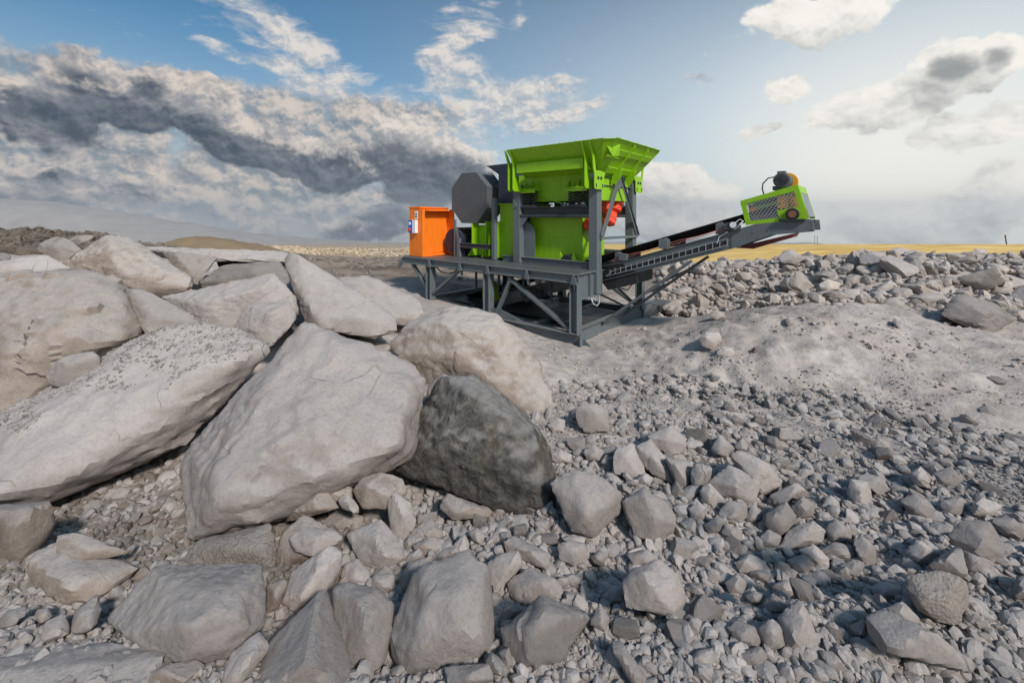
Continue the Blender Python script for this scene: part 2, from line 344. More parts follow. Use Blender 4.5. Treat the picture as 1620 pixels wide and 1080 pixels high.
# ------------------------------------------------------------------ land
def at(px, py, Y): return np.array([(px-810)/FOC*Y, Y, CAMZ-(py-HOR)/FOC*Y])
def slope_plane(Y): t = (Y-12)/3.0; return -.07*3.0*np.logaddexp(0, t)
CTRL = [(-300,1080,2.1),(0,1080,2.1),(400,1080,2.1),(810,1080,2.1),(1200,1080,2.1),(1620,1080,2.1),(1900,1080,2.1),
 (0,900,3.0),(300,905,3.0),(450,960,2.75),(620,960,2.75),(520,1000,2.55),(180,850,3.65),(240,770,4.5),(120,800,4.3),(560,860,3.35),(460,850,3.7),(640,800,4.0),(700,850,3.25),(1000,850,3.35),(1300,850,3.45),(1620,850,3.25),(1900,850,3.2),
 (900,700,4.9),(1050,690,5.1),(1200,700,5.2),(1400,720,4.9),(1620,760,4.2),(1850,760,4.1),
 (880,600,8.4),(1000,600,8.6),(1100,605,8.5),(1240,628,7.8),(1350,645,7.25),(1450,668,6.65),(1620,708,5.75),(1850,740,5.0),
 (880,560,10.4),(1000,560,10.5),(920,548,11.3),(1000,515,14.0),(1045,495,14.9),(850,500,14.),(950,480,16.4),
 (1100,503,12.2),(1180,490,10.3),(1250,486,9.2),(1350,503,8.6),(1480,546,7.7),(1620,596,6.9),(1850,690,5.9),
 (1130,480,15.5),(1250,472,12.2),(1400,486,11.0),(1500,520,10.),(1620,540,9.6),(1850,560,9.0),
 (1120,430,19.5),(1180,414,20),(1250,411,19),(1350,410,18),(1450,408,17),(1540,412,16.5),(1620,416,16),(1850,418,15),
 (1100,440,26),(1250,430,25),(1450,430,23),(1620,430,22),(1850,430,22),
 (100,720,5.7),(-200,740,5.7),(300,680,5.6),(500,640,5.2),(700,640,5.6),(850,668,5.7),
 (600,535,7.4),(420,540,7.2),(250,540,7.2),(0,560,7.2),(-250,560,7.2),(700,540,8.6),(800,550,9.5),(640,512,8.8),(640,480,13.2),(720,500,12.5),
 (200,455,9.2),(60,470,9.),(-200,450,9.5),(400,480,9.2),(520,470,9.6),(330,430,12),(480,440,13),(560,445,18),(140,400,15),(60,392,18),(-100,370,18),(0,362,20),(-300,360,18),
 (250,412,17),(60,400,27),(-100,400,27),(-300,400,27)]
_cp = np.array([at(*c) for c in CTRL])
def _uv(X, Y): Yc = np.maximum(Y, 1.3); return X/(Yc+.3), 1.6*np.log(Yc)
_cu, _cv = _uv(_cp[:, 0], _cp[:, 1]); _co = _cp[:, 2]-slope_plane(_cp[:, 1])
def sstep(x, a, b): t = np.clip((x-a)/(b-a), 0, 1); return t*t*(3-2*t)
def ground_smooth(X, Y):
    X = np.asarray(X, float); Y = np.asarray(Y, float); u, v = _uv(X, Y); num = 0; den = 0
    for i in range(len(_cu)):
        d2 = (u-_cu[i])**2+(v-_cv[i])**2
        w = np.exp(-d2/.045)+.02/(1+(d2*12)**2)
        num = num+w*_co[i]; den = den+w
    off = num/den*(1-sstep(Y, 24, 32))
    z = slope_plane(Y)+off
    z = z+3.2*np.exp(-((X+42)/8.5)**2-((Y-60)/9)**2)
    z = z+2.3*sstep(X, 8, 75)*sstep(Y, 34, 88)*(1-sstep(Y, 95, 300))
    z = z+1.2*sstep(X, -5, -25)*sstep(Y, 70, 100)*(1-sstep(Y, 110, 300))
    return z
def ground_z(X, Y):
    X = np.asarray(X, float); Y = np.asarray(Y, float); z = ground_smooth(X, Y)
    P = np.stack([X, Y, np.zeros_like(X)], -1)
    under = sstep(np.hypot((X-.5)/4.5, (Y-14)/4.0), 1.0, .7)
    amp = (1-.75*under)*(.45+.55*sstep(Y, 4.5, 8))
    a = .10*fbm(P*.7, 3)+.045*fbm(P*2.6, 3, .55)
    a = a*sstep(Y, 60, 20)+.30*sstep(Y, 25, 80)*fbm(P*.12, 4)+.55*sstep(Y, 19, 30)*sstep(Y, 110, 60)*sstep(X, 6, -2)*fbm(P*.33+9, 5, .55, True)
    # the loose bank: runnels and lumps
    bank = sstep(X, 1.5, 3.0)*sstep(Y, 5.2, 6.6)*sstep(Y, 13, 10.5)
    Pb = np.stack([X*1.6+Y*.5, Y*.45, np.zeros_like(X)], -1)
    a = a+bank*(.11*fbm(Pb*1.5, 4, .55, True)+.05*fbm(P*4.0, 3))
    return z+a*amp
_y = np.concatenate([np.linspace(-14, 1.4, 34)[:-1], np.geomspace(1.4, 6000, 640)])
_t = np.linspace(-8.2, 8.2, 1000); _x = 2.4*np.sinh(_t)
GX, GY = np.meshgrid(_x, _y); gx = GX.ravel(); gy = GY.ravel(); gz = ground_z(gx, gy)
ny, nx = GX.shape; ii = (np.arange(ny-1)[:, None]*nx+np.arange(nx-1)[None, :]).ravel()
gm = mesh_np('ground', np.stack([gx, gy, gz], 1), np.stack([ii, ii+1, ii+nx+1, ii+nx], 1), True)
ground = link('ground', gm, M['ground']); tag(ground, kind='structure')

def ridge_mesh(name, pts, Y, depth, mat, seed):
    # far hill: a long swell with a cross slope, built where it stands
    n = 160; xs = np.linspace(pts[0][0], pts[-1][0], n); hs = np.interp(xs, [p[0] for p in pts], [p[1] for p in pts])
    t = np.linspace(-1, 1, 30); V = []
    for k in t:
        prof = (1-k*k)
        V.append(np.stack([xs, np.full(n, Y)+k*depth, (hs+260)*prof-260], 1))
    V = np.concatenate(V); V[:, 2] += 10*fbm(np.stack([V[:, 0]*.004+seed, V[:, 1]*.004, V[:, 0]*0], -1), 5)
    q = (np.arange(29)[:, None]*n+np.arange(n-1)[None, :]).ravel()
    return tag(link(name, mesh_np(name, V, np.stack([q, q+1, q+n+1, q+n], 1), True), mat), kind='structure')
mh, T, b = principled('distant_hillside', (.38, .33, .31), .95, 0, .1)
T.l.new(T.mix(T.noise(T.new('ShaderNodeNewGeometry').outputs['Position'], .01, 6, .6), (.26, .22, .20), (.50, .45, .42)), b.inputs['Base Color'])
Yh = 3200.0
def hx(px, py): return ((px-810)/FOC*Yh, CAMZ+(HOR-py)/FOC*Yh)
ridge_mesh('hills', [hx(-900, 372), hx(-400, 330), hx(-120, 322), hx(0, 314), hx(70, 318), hx(160, 332), hx(260, 350), hx(400, 372), hx(560, 386), hx(760, 396)], Yh, 700, mh, 3)
ridge_mesh('hills', [hx(960, 396), hx(1060, 386), hx(1130, 379), hx(1180, 381), hx(1260, 389), hx(1400, 396)], Yh, 700, mh, 9)

# ------------------------------------------------------------------ rocks
_ico = {}
def ico(sub):
    if sub not in _ico:
        bm = bmesh.new(); bmesh.ops.create_icosphere(bm, subdivisions=sub, radius=1)
        v = np.array([q.co[:] for q in bm.verts]); f = np.array([[w.index for w in q.verts] for q in bm.faces]); bm.free()
        _ico[sub] = (v, f)
    return _ico[sub]
def carve(nrm, dst, ext, sub, p=22):
    v, f = ico(sub); d = v*ext; d = d/np.linalg.norm(d, axis=1)[:, None]
    q = np.clip(d@nrm.T, 0, None)/dst[None, :]
    mx = q.max(1); r = 1/(mx*((q/mx[:, None])**p).sum(1)**(1/p))
    return d*r[:, None], d, f
def vnormals(P, f):
    fn = np.cross(P[f[:, 1]]-P[f[:, 0]], P[f[:, 2]]-P[f[:, 0]]); N = np.zeros_like(P)
    for k in range(3): np.add.at(N, f[:, k], fn)
    return N/np.maximum(np.linalg.norm(N, axis=1), 1e-9)[:, None]
def roughen(P, f, size, seed, amt=1.0):
    seed = seed % 89
    N = vnormals(P, f); q = P/size+seed*13.7; q2 = q*np.array([1, 1, 1.7])
    h = .010*fbm(q*1.5, 2)+.016*fbm(q*1.9+4, 2, .45, True)+.024*fbm(q2*4.5, 4, .55, True)+.010*fbm(q*15, 3)
    # flakes split off along flat chips
    r = np.random.default_rng(int(seed*7919) % 65536); C_ = r.normal(size=(46, 3)); C_ = C_/np.linalg.norm(C_, axis=1)[:, None]
    dirs = q/np.maximum(np.linalg.norm(q, axis=1), 1e-6)[:, None]+.10*np.stack([perlin(q*3+1), perlin(q*3+7), perlin(q*3+13)], 1)
    sim = dirs@C_.T; k = sim.argmax(1); h = h+(r.uniform(-.5, .5, 46)[k])*.022+((dirs-C_[k])*r.normal(size=(46, 3))[k]).sum(1)*.045
    # fractured skin: small tilted chips in patches
    if len(q) > 3000:
        m = 170; pk = r.choice(len(q), m, replace=False); Sd = q[pk]; qw = q+.05*np.stack([perlin(q*6+2), perlin(q*6+8), perlin(q*6+15)], 1)
        best = np.full(len(q), 1e9); idx = np.zeros(len(q), int)
        for j in range(m):
            dd = ((qw-Sd[j])**2).sum(1); w_ = dd < best; best[w_] = dd[w_]; idx[w_] = j
        msk = np.clip(fbm(q*1.6+31, 2)*2.2+.35, 0, 1)
        h = h+msk*(((qw-Sd[idx])*r.normal(size=(m, 3))[idx]).sum(1)*.055+(r.uniform(-.5, .5, m)[idx])*.012)
    # ledges: thin beds breaking away
    bed = q[:, 2]*5+q[:, 0]*1.3+1.5*fbm(q*1.1, 2); bl = bed-np.floor(bed)
    h = h+.010*sstep(bl, .0, .15)*sstep(bl, 1, .8)*np.clip(fbm(q*1.9+5, 2)+.3, 0, 1)
    return P+N*(h*size*amt)[:, None]
def proto(seed, sub, flat=(1, .8, .62), nf=12, amt=1.0, p=110):
    r = np.random.default_rng(seed); n = r.normal(size=(nf, 3)); n /= np.linalg.norm(n, axis=1)[:, None]
    n = np.concatenate([n, np.eye(3), -np.eye(3)]); dst = np.concatenate([r.uniform(.62, .95, nf), r.uniform(.8, 1, 6)])
    P, d, f = carve(n, dst, np.ones(3), sub, p); P = P*np.array(flat)
    if amt: P = roughen(P, f, 1.0, seed, amt)
    return P, f
PROTO4 = []
for s in range(14):
    r_ = np.random.default_rng(100+s); P_, f_ = proto(s+1, 4, (1, r_.uniform(.6, .95), r_.uniform(.45, .8)), int(r_.integers(6, 11)), .65)
    PROTO4.append(mesh_np('rock', P_, f_, True)); PROTO4[-1].set_sharp_from_angle(angle=R(24))
LOW = [proto(50+s, 1, (1, .55+.45*((s*37 % 10)/10), .35+.5*((s*53 % 10)/10)), 8, 0, 14) for s in range(16)]
MIDP = [proto(80+s, 2, (1, .55+.4*((s*37 % 10)/10), .4+.4*((s*53 % 10)/10)), 10, .8, 18) for s in range(12)]
def rotmats(n, rng, tilt=.6):
    a = rng.uniform(0, 2*np.pi, n); b = rng.normal(0, tilt, n); c = rng.normal(0, tilt, n)
    ca, sa, cb, sb, cc, s_c = np.cos(a), np.sin(a), np.cos(b), np.sin(b), np.cos(c), np.sin(c)
    Z = np.zeros(n); O = np.ones(n)
    Rz = np.stack([ca, -sa, Z, sa, ca, Z, Z, Z, O], 1).reshape(n, 3, 3)
    Rx = np.stack([O, Z, Z, Z, cb, -sb, Z, sb, cb], 1).reshape(n, 3, 3)
    Ry = np.stack([cc, Z, s_c, Z, O, Z, -s_c, Z, cc], 1).reshape(n, 3, 3)
    return Rx@Ry@Rz
def bake(name, pos, size, protos, rng, mat, tilt=.6, smooth=False, flatten=1.0):
    """all the countless small stones of one spread in one mesh"""
    V = []; Fc = []; o = 0; pick = rng.integers(0, len(protos), len(pos)); Rm = rotmats(len(pos), rng, tilt)
    for k, (P, f) in enumerate(protos):
        idx = np.where(pick == k)[0]
        if not len(idx): continue
        v = np.einsum('nij,vj->nvi', Rm[idx], P)*size[idx][:, None, None]
        v[:, :, 2] *= flatten
        v = v+pos[idx][:, None, :]; n = len(P)
        V.append(v.reshape(-1, 3)); Fc.append((f[None]+(np.arange(len(idx))*n)[:, None, None]+o).reshape(-1, 3)); o += len(idx)*n
    return link(name, mesh_np(name, np.concatenate(V), np.concatenate(Fc), smooth), mat)

FOOT = []                                          # plan position and radius of the stones already placed
def ray_ground(px, py):
    Y = np.geomspace(1.5, 60, 900); P = at(px, py, Y); g = ground_smooth(P[0], Y); k = np.where(P[2] <= g)[0]
    return float(Y[k[0]]) if len(k) else 30.0
ZN = {0: (0, 0, 1), 5: (0, 340, 2.4545), 6: (0, 640, 2.4545), 7: (560, 640, 2.4545), 8: (1040, 640, 2.4545), 9: (1060, 370, 2.893), 3: (240, 370, 3.5217), 2: (0, 340, 5.4)}
def hero(zone, outline, label, mat='rock', D=None, ridge=(), lean=.6, thick=.75, fat=.18, sub=None, amt=.72, name='boulder', p=120, group=None, merge=.93, cuts=4, tol=.05):
    ox, oy, s = ZN[zone]
    pts = [(ox+float(a.split(',')[0])/s, oy+float(a.split(',')[1])/s) for a in outline.split()]
    if True:                                        # keep only the true corners of the outline
        tol = tol*math.sqrt(np.ptp([p[0] for p in pts])*np.ptp([p[1] for p in pts])); ch = True
        while ch and len(pts) > 5:
            ch = False; best = None
            for i in range(len(pts)):
                a, q, c_ = (np.array(pts[j % len(pts)]) for j in (i-1, i, i+1)); e = c_-a
                dd = abs(e[0]*(q-a)[1]-e[1]*(q-a)[0])/max(np.linalg.norm(e), 1e-6)
                if dd < tol and (best is None or dd < best[0]): best = (dd, i)
            if best: pts.pop(best[1]); ch = True
    A = np.array(pts); lo = A.min(0); hi = A.max(0); w, h = hi-lo; c = A.mean(0)
    if D is None:
        ib = A[:, 1].argmax(); D = ray_ground(np.clip(A[ib, 0], -200, 1820), min(A[ib, 1], 1150))
    D *= .985; lean *= .8
    S = D/FOC*math.sqrt(w*h)
    dep = lambda py: D+fat*S*min(1, max(0, (hi[1]-py)/h*2.2))+lean*(hi[1]-py)/FOC*D
    Q = [at(x, y, dep(y)) for x, y in pts]
    if ridge:
        for (x, y, bl) in ridge: x = ox+x/s; y = oy+y/s; Q.append(at(x, y, dep(y)-bl*S))
    else:
        r = random.Random(int(A.sum())); k = r.uniform(-.22, .22)
        Q.append(at(c[0]+k*w, c[1]-.12*h, dep(c[1]-.12*h)-.30*S)); Q.append(at(c[0]-k*.8*w, c[1]+.2*h, dep(c[1]+.2*h)-.26*S))
        Q.append(at(c[0]+k*w*.4, c[1]-.28*h, dep(c[1]-.28*h)-.16*S))
    for x, y in pts: Q.append(at(c[0]+(x-c[0])*.72, c[1]+(y-c[1])*.72+.05*h, dep(y)+thick*S))
    Q = np.array(Q); cen = Q.mean(0); bm = bmesh.new()
    vs = [bm.verts.new(q-cen) for q in Q]; res = bmesh.ops.convex_hull(bm, input=vs)
    bmesh.ops.delete(bm, geom=list({g for g in res['geom_interior'] if isinstance(g, bmesh.types.BMVert)}), context='VERTS')
    bmesh.ops.recalc_face_normals(bm, faces=bm.faces)
    Qc = Q-cen; nr, ds = [], []
    for f in sorted(bm.faces, key=lambda f: -f.calc_area()):
        n = np.array(f.normal[:]); d = float(n@np.array(f.calc_center_median()[:]))
        if f.calc_area() < 1e-4*S*S or d < 1e-3: continue
        if any(n@q > merge for q in nr): continue
        nr.append(n); ds.append(max(d, float((Qc@n).max())*.985))
    bm.free()
    rr0 = np.random.default_rng(int(abs(c[0])*31+abs(c[1])*17)); cut = rr0.normal(size=(4, 3)); cut /= np.linalg.norm(cut, axis=1)[:, None]
    sup = (cut@Qc.T).max(1); nr += list(cut); ds += list(sup*(1-rr0.uniform(.03, .10, 4)))
    ext = (Q.max(0)-Q.min(0))/2
    if sub is None: sub = 6 if w > 190 else (5 if w > 70 else 4)
    P, d, f = carve(np.array(nr), np.array(ds), ext, sub, p)
    P = roughen(P, f, S*.9, (int(c[0]*7+c[1]*3) % 97), amt)
    hm_ = mesh_np(name, P, f, True); hm_.set_sharp_from_angle(angle=R(32)); o = link(name, hm_, M[mat], loc=cen)
    tag(o, label, 'boulder' if name == 'boulder' else 'rock', group)
    FOOT.append((cen[0], cen[1], max(ext[0], ext[1])*.85, cen[2], o))
    return o
# ------------------------------------------------------------------ the boulders of the left heap
hero(0, "-60,440 40,432 102,430 150,432 191,458 216,503 228,536 204,546 134,562 61,615 0,668 -70,680",
     "huge smooth pale boulder at the far left edge, overhanging with a brown underside", 'rock_brown', 5.6,
     [(0,562,.30),(60,552,.34),(130,545,.30),(195,535,.16),(110,445,.12),(190,470,.08),(0,455,.12)], lean=.7, thick=1.0)
hero(0, "185,458 228,460 261,476 301,497 318,517 281,521 236,532 215,510 200,480",
     "dusty wedge shaped slab leaning right of the huge far left boulder", 'rock', 6.6, [(240,500,.2),(225,470,.1)])
hero(0, "138,386 171,374 204,378 244,396 281,420 302,442 299,454 269,466 250,474 204,458 150,440 104,426 102,416 130,396",
     "big rounded boulder with a brown hollow on its left, highest of the left heap", 'rock_brown', 8.0,
     [(170,405,.22),(200,450,.18),(250,440,.2),(215,400,.15),(140,410,.05)], lean=.5)
hero(0, "-60,424 0,420 41,409 90,413 112,424 70,440 0,452 -60,455",
     "low flat dusty slab on the left edge above the huge far left boulder", 'rock', 7.6)
hero(0, "255,470 285,460 346,447 399,439 440,441 466,468 474,497 440,520 367,523 318,521 283,490",
     "wide boulder with a sharp front crease behind the gravel topped slab", 'rock', 6.9,
     [(300,480,.16),(345,475,.26),(372,500,.18),(420,462,.22),(345,487,.22)], lean=.5)
hero(0, "391,481 460,477 471,503 452,530 428,550 403,542 365,524 375,503",
     "small blocky boulder between the wide creased boulder and the largest pale boulder", 'rock', 6.1, [(420,500,.26),(440,490,.2),(400,520,.2)])
hero(0, "312,452 350,420 407,416 452,426 474,458 479,480 455,478 400,462 350,462",
     "low boulder with a dark crusted right end under the roof like slab", 'rock_rough', 8.6, [(400,430,.2),(345,445,.15)])
hero(0, "256,398 300,402 340,412 330,430 312,452 300,446 280,424", "dark crusted boulder face behind the highest rounded boulder", 'rock_rough', 9.6, [(295,420,.2)])
hero(0, "240,396 258,393 340,400 452,400 462,404 440,408 300,405", "thin flat slab lying like a roof over a black gap", 'rock', 10.4, [(350,411,.05)], lean=.9, thick=.6)
hero(0, "340,403 452,404 454,424 345,422", "black block put in as the shade of the gap under the roof like slab", 'gap_shade_block', 11.2)
hero(0, "448,406 468,402 509,424 538,438 591,474 621,499 628,523 591,534 509,520 485,510 466,478 454,430",
     "long tilted slab running down to the right behind the largest boulder", 'rock', 6.9,
     [(475,415,.12),(480,470,.22),(500,510,.2),(570,505,.18),(540,460,.12)], lean=.75)
hero(0, "530,440 560,435 580,437 619,458 660,474 670,492 655,514 623,513 600,488", "smooth dusty slab behind and right of the long tilted slab", 'rock', 8.6, [(600,465,.1),(640,490,.15)], lean=.8)
G = hero(0, "-60,705 12,656 73,617 163,566 228,534 285,518 346,515 391,529 426,552 401,586 352,643 303,692 264,714 203,732 122,772 81,792 40,795 -60,812",
     "long pale boulder at the left with its top covered in small gravel", 'rock', 3.95,
     [(0,700,.20),(90,650,.20),(160,610,.20),(265,590,.20),(366,575,.17),(408,552,.05),(250,680,.20),(100,760,.16),(-30,790,.16)], lean=.95, thick=.7, p=150, merge=.975, tol=.015)
hero(0, "481,509 512,519 560,533 610,548 657,570 675,602 677,650 669,702 655,723 625,736 582,740 530,763 489,780 452,813 399,842 346,856 318,846 322,816 297,808 284,776 281,721 301,692 350,649 400,589 442,550",
     "largest boulder, a pale pyramid shaped block in the middle of the heap", 'rock', 3.35,
     [(490,522,.05),(560,548,.10),(640,592,.12),(655,640,.13),(500,640,.24),(400,655,.27),(500,675,.33),(627,704,.26),(345,800,.20),(330,740,.17),(460,770,.22)], lean=.85, thick=.62, p=150, merge=.95, tol=.032)
hero(0, "616,545 640,514 680,490 710,482 742,485 782,497 812,520 835,545 852,572 862,602 880,645 882,660 850,674 815,650 780,612 740,602 700,592 668,602 645,575",
     "rounded boulder with a tan lower half in front of the crushing machine", 'rock_brown', 5.7,
     [(700,510,.2),(770,530,.22),(830,590,.15),(850,650,.08),(720,560,.28),(790,590,.2)], lean=.7)
hero(0, "672,640 680,610 700,592 725,600 735,620 700,650 680,665", "small pale block wedged behind the black faced boulder", 'rock', 4.9)
hero(0, "668,655 690,632 716,598 745,596 790,622 830,650 852,678 866,706 872,735 887,790 878,816 850,820 800,802 740,787 690,772 640,752 624,742 655,722 672,690",
     "black faced boulder with a pale right edge beside the largest boulder", 'rock_dark', 3.75,
     [(740,620,.22),(845,700,.18),(850,770,.20),(760,720,.26),(690,720,.18),(800,660,.22)], lean=.6, p=150, tol=.03, merge=.95)
def depth_on(o, px, py):                           # distance at which a line of sight meets a boulder already placed
    me = o.data; L = Vector(o.location); bvh = BVHTree.FromPolygons([v.co+L for v in me.vertices], [p.vertices[:] for p in me.polygons])
    h = bvh.ray_cast(Vector((0, 0, CAMZ)), Vector((px-810, FOC, HOR-py)).normalized()); return h[0].y if h[0] is not None else None
hero(0, "72,590 88,572 115,560 148,556 160,566 158,582 130,598 100,612 76,608", "small lumpy rock perched on the edge of the gravel topped boulder", 'rock', (depth_on(G, 104, 611) or 4.8)*1.02, [(110,580,.3)], name='rock', lean=.3)
# dark quarry rocks far left
hero(2, "320,290 350,240 420,200 480,190 520,215 600,215 640,260 700,300 660,340 560,400 470,410 380,350", "rough brown boulder behind the left heap beside the dark stone pile", 'rock_rough', 13.0, [(480,280,.3)])
hero(2, "590,215 650,180 780,170 805,195 740,240 680,260 610,240", "small flat rock on top of the heap skyline at the left", 'rock_rough', 13.6, name='rock')
hero(2, "-80,340 0,320 60,325 95,345 90,400 0,440 -80,440", "dark grey block at the left edge below the dark stone pile", 'rock_rough', 10.5)
# ------------------------------------------------------------------ foreground, left and middle
hero(6, "-90,400 80,383 195,378 212,460 150,562 108,642 60,672 -90,690", "upright blocky boulder at the left edge under the gravel topped boulder", 'rock_brown', 3.15, [(95,420,.28),(90,560,.28),(0,500,.25)], lean=.15)
hero(6, "118,625 150,565 230,540 400,590 505,640 512,655 470,702 365,762 260,772 180,722 130,682", "low boulder carrying rubble and a flat pointed stone at the left", 'rock_brown', None, [(140,620,.15),(300,640,.26),(490,655,.12),(260,720,.25)], lean=.8)
hero(6, "225,505 300,498 400,535 437,570 370,602 262,622 222,602", "flat pointed stone lying on the low rubble covered boulder", 'rock_brown', 2.92, [(330,560,.2)], name='rock', lean=.5)
hero(6, "720,592 770,530 850,512 1050,465 1068,520 1074,600 1062,642 1000,628 880,620 780,647 735,630", "crusted block tucked under the tip of the largest boulder", 'rock_rough', None, [(850,540,.2),(1000,560,.25)], lean=.4)
hero(6, "465,780 520,690 600,632 700,622 870,640 1012,616 1026,700 1034,850 1002,892 900,972 800,992 690,1022 640,1002 560,922 500,882 478,830",
     "large angular grey rock at the bottom left with a ridge down its right side", 'rock_grey', None,
     [(700,700,.16),(875,690,.22),(900,840,.30),(640,870,.24),(780,915,.27),(560,880,.16),(1000,860,.1)], lean=.75, p=150)
hero(6, "270,872 290,800 380,728 397,790 382,850 330,888 280,892", "small upright wedge left of the large angular grey rock", 'rock', None, name='rock')
hero(6, "152,920 180,840 250,808 270,860 265,892 200,915", "small pointed stone beside the upright wedge at the left", 'rock', None, name='rock')
hero(6, "130,830 145,795 190,785 205,820 160,850", "fist sized stone above the small pointed stone at the left", 'rock', None, name='rock')
hero(6, "-20,850 30,800 100,780 118,800 60,850 0,870", "flat tilted stone near the left edge", 'rock', None, name='rock')
hero(6, "-100,950 100,955 300,930 500,928 592,950 622,982 560,1070 540,1160 -100,1180", "wide dusty slab in the bottom left corner", 'rock_grey', 2.0, [(100,1000,.1),(450,1000,.15)], lean=.9)
hero(6, "205,960 240,900 285,895 300,930 290,960 240,985", "small chip of stone lying on the bottom left slab", 'rock', 2.35, name='rock')
hero(6, "868,1060 900,970 1010,878 1034,930 1000,1000 930,1090 880,1100", "narrow stone leaning against the right foot of the large angular grey rock", 'rock', None, name='rock')
hero(6, "545,1050 640,1010 760,990 800,1010 700,1080 560,1100", "flat stone under the large angular grey rock", 'rock_brown', None, name='rock')
hero(6, "958,1160 1050,920 1150,800 1232,744 1292,812 1312,930 1362,1002 1340,1160", "tall pointed grey rock cut by the bottom edge", 'rock_grey', 2.08, [(1220,850,.28),(1235,1040,.32),(1100,1000,.22)], lean=.8, p=150)
hero(6, "1036,700 1110,672 1116,700 1080,790 1036,810", "thin dark flake standing right of the large angular grey rock", 'rock_brown', None, name='rock')
hero(6, "1290,712 1352,690 1482,720 1528,780 1512,900 1492,1022 1430,1042 1340,1002 1310,920 1310,820 1284,760", "smooth blocky rock between the tall pointed rock and the big central stone", 'rock_grey', None, [(1400,760,.26),(1420,900,.3)], lean=.6)
hero(6, "1290,538 1338,580 1312,660 1250,750 1142,802 1098,770 1120,690 1200,600", "long oval rock leaning uphill left of centre", 'rock', None, [(1220,660,.28),(1180,740,.26)], lean=.6)
hero(6, "1325,670 1335,622 1390,598 1437,650 1430,692 1372,702", "small squarish stone above the smooth blocky rock", 'rock', None, name='rock')
hero(6, "1425,705 1450,660 1530,655 1530,720 1480,735", "small flat faced stone beside the squarish stone, left of centre", 'rock', None, name='rock')
hero(6, "1075,570 1100,500 1130,470 1180,430 1240,470 1330,510 1250,590 1200,612 1090,612", "brownish rock under a pale one left of centre", 'rock_brown', None, lean=.5, name='rock')
hero(6, "1126,512 1180,478 1300,488 1333,520 1270,560 1212,588 1140,560", "pale flat rock resting on a brownish one left of centre", 'rock', 3.02, [(1220,520,.2)], name='rock')
hero(6, "1245,465 1290,440 1310,400 1370,420 1417,450 1380,492 1290,490", "lumpy pale stone with pebbles on top below the black faced boulder", 'rock', None, name='rock')
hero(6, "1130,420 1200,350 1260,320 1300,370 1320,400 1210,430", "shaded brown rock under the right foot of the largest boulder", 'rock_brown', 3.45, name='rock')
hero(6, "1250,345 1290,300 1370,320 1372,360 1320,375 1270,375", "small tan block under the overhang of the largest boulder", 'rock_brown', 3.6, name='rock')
hero(6, "1312,370 1345,335 1395,400 1390,425 1330,400", "small triangular stone under the overhang of the largest boulder", 'rock', 3.4, name='rock')
hero(6, "1370,330 1400,290 1480,265 1560,290 1580,340 1500,400 1410,400", "rounded brown rock close under the black faced boulder", 'rock_brown', 3.5, name='rock')
hero(7, "28,440 40,400 75,375 125,410 120,450 70,455", "small cone shaped stone below the rounded brown rock", 'rock', None, name='rock')
hero(6, "1346,500 1480,448 1545,520 1574,600 1480,642 1400,612 1368,560", "big rough rock at the middle left below the cone shaped stone", 'rock', None, [(1460,520,.28),(1500,590,.26)], lean=.5)
hero(7, "130,382 162,334 222,380 243,470 182,532 146,522", "upright narrow stone standing left of centre", 'rock', None, [(190,430,.28)], name='rock', lean=.35)
hero(7, "220,492 262,468 312,490 292,527 232,527", "small flat pale stone right of the upright narrow stone", 'rock', None, name='rock')
hero(7, "230,545 290,515 355,525 350,570 290,580 240,570", "small tan stone under the small flat pale stone", 'rock_brown', None, name='rock')
hero(7, "245,470 300,440 350,500 330,530 250,500", "half buried stone beside the upright narrow stone", 'rock_brown', None, name='rock')
hero(7, "190,540 215,510 232,535 210,570", "pebble sized stone wedged below the upright narrow stone", 'rock', None, name='rock')
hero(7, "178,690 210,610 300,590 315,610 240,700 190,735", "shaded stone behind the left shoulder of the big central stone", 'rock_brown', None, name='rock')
hero(7, "238,650 330,598 440,578 522,650 542,750 555,900 540,952 480,992 380,1000 200,1024 145,982 148,880 190,760",
     "big central foreground stone with a dusty tilted top", 'rock_grey', None,
     [(285,780,.26),(330,680,.16),(420,745,.32),(480,690,.18),(440,860,.32),(500,940,.16),(220,960,.16)], lean=.55, p=150)
hero(7, "355,1060 440,1010 532,1004 542,1062 470,1085 372,1095", "flat stone in front of the big central stone", 'rock_grey', None, name='rock')
hero(7, "372,560 430,498 448,540 440,580 400,570", "small wedge standing behind the big central stone", 'rock', None, name='rock')
hero(7, "312,590 350,555 400,548 430,580 330,605", "small dusty stone touching the top of the big central stone", 'rock', None, name='rock')
hero(7, "445,495 480,478 510,510 490,540 460,520", "little pale stone in the gravel above the big central stone", 'rock', None, name='rock')
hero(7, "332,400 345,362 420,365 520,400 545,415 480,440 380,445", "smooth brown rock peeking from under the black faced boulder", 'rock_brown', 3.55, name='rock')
hero(7, "580,532 620,508 702,540 767,580 752,642 690,622 590,572", "slanting pale block right of the small wedge, near the centre", 'rock', None, [(680,570,.25)], name='rock')
hero(7, "512,622 570,575 642,568 656,620 600,692 545,742 530,692", "pale angular rock touching the right shoulder of the big central stone", 'rock', None, [(600,620,.26)], name='rock')
hero(7, "592,692 680,628 762,660 812,700 802,752 740,762 650,772 602,742", "crested rock right of the big central stone with a shaded hollow", 'rock', None, [(720,690,.28),(640,710,.15)], name='rock')
hero(7, "555,850 590,780 640,765 655,800 600,850 570,875", "small shaded stone between the big central stone and the split grey rock", 'rock_grey', None, name='rock')
hero(7, "562,882 620,820 732,743 800,782 918,822 880,892 800,990 722,950 640,1026 602,982", "broad split grey rock right of the big central stone", 'rock_grey', None, [(740,800,.22),(700,900,.28),(820,850,.2)], lean=.6)
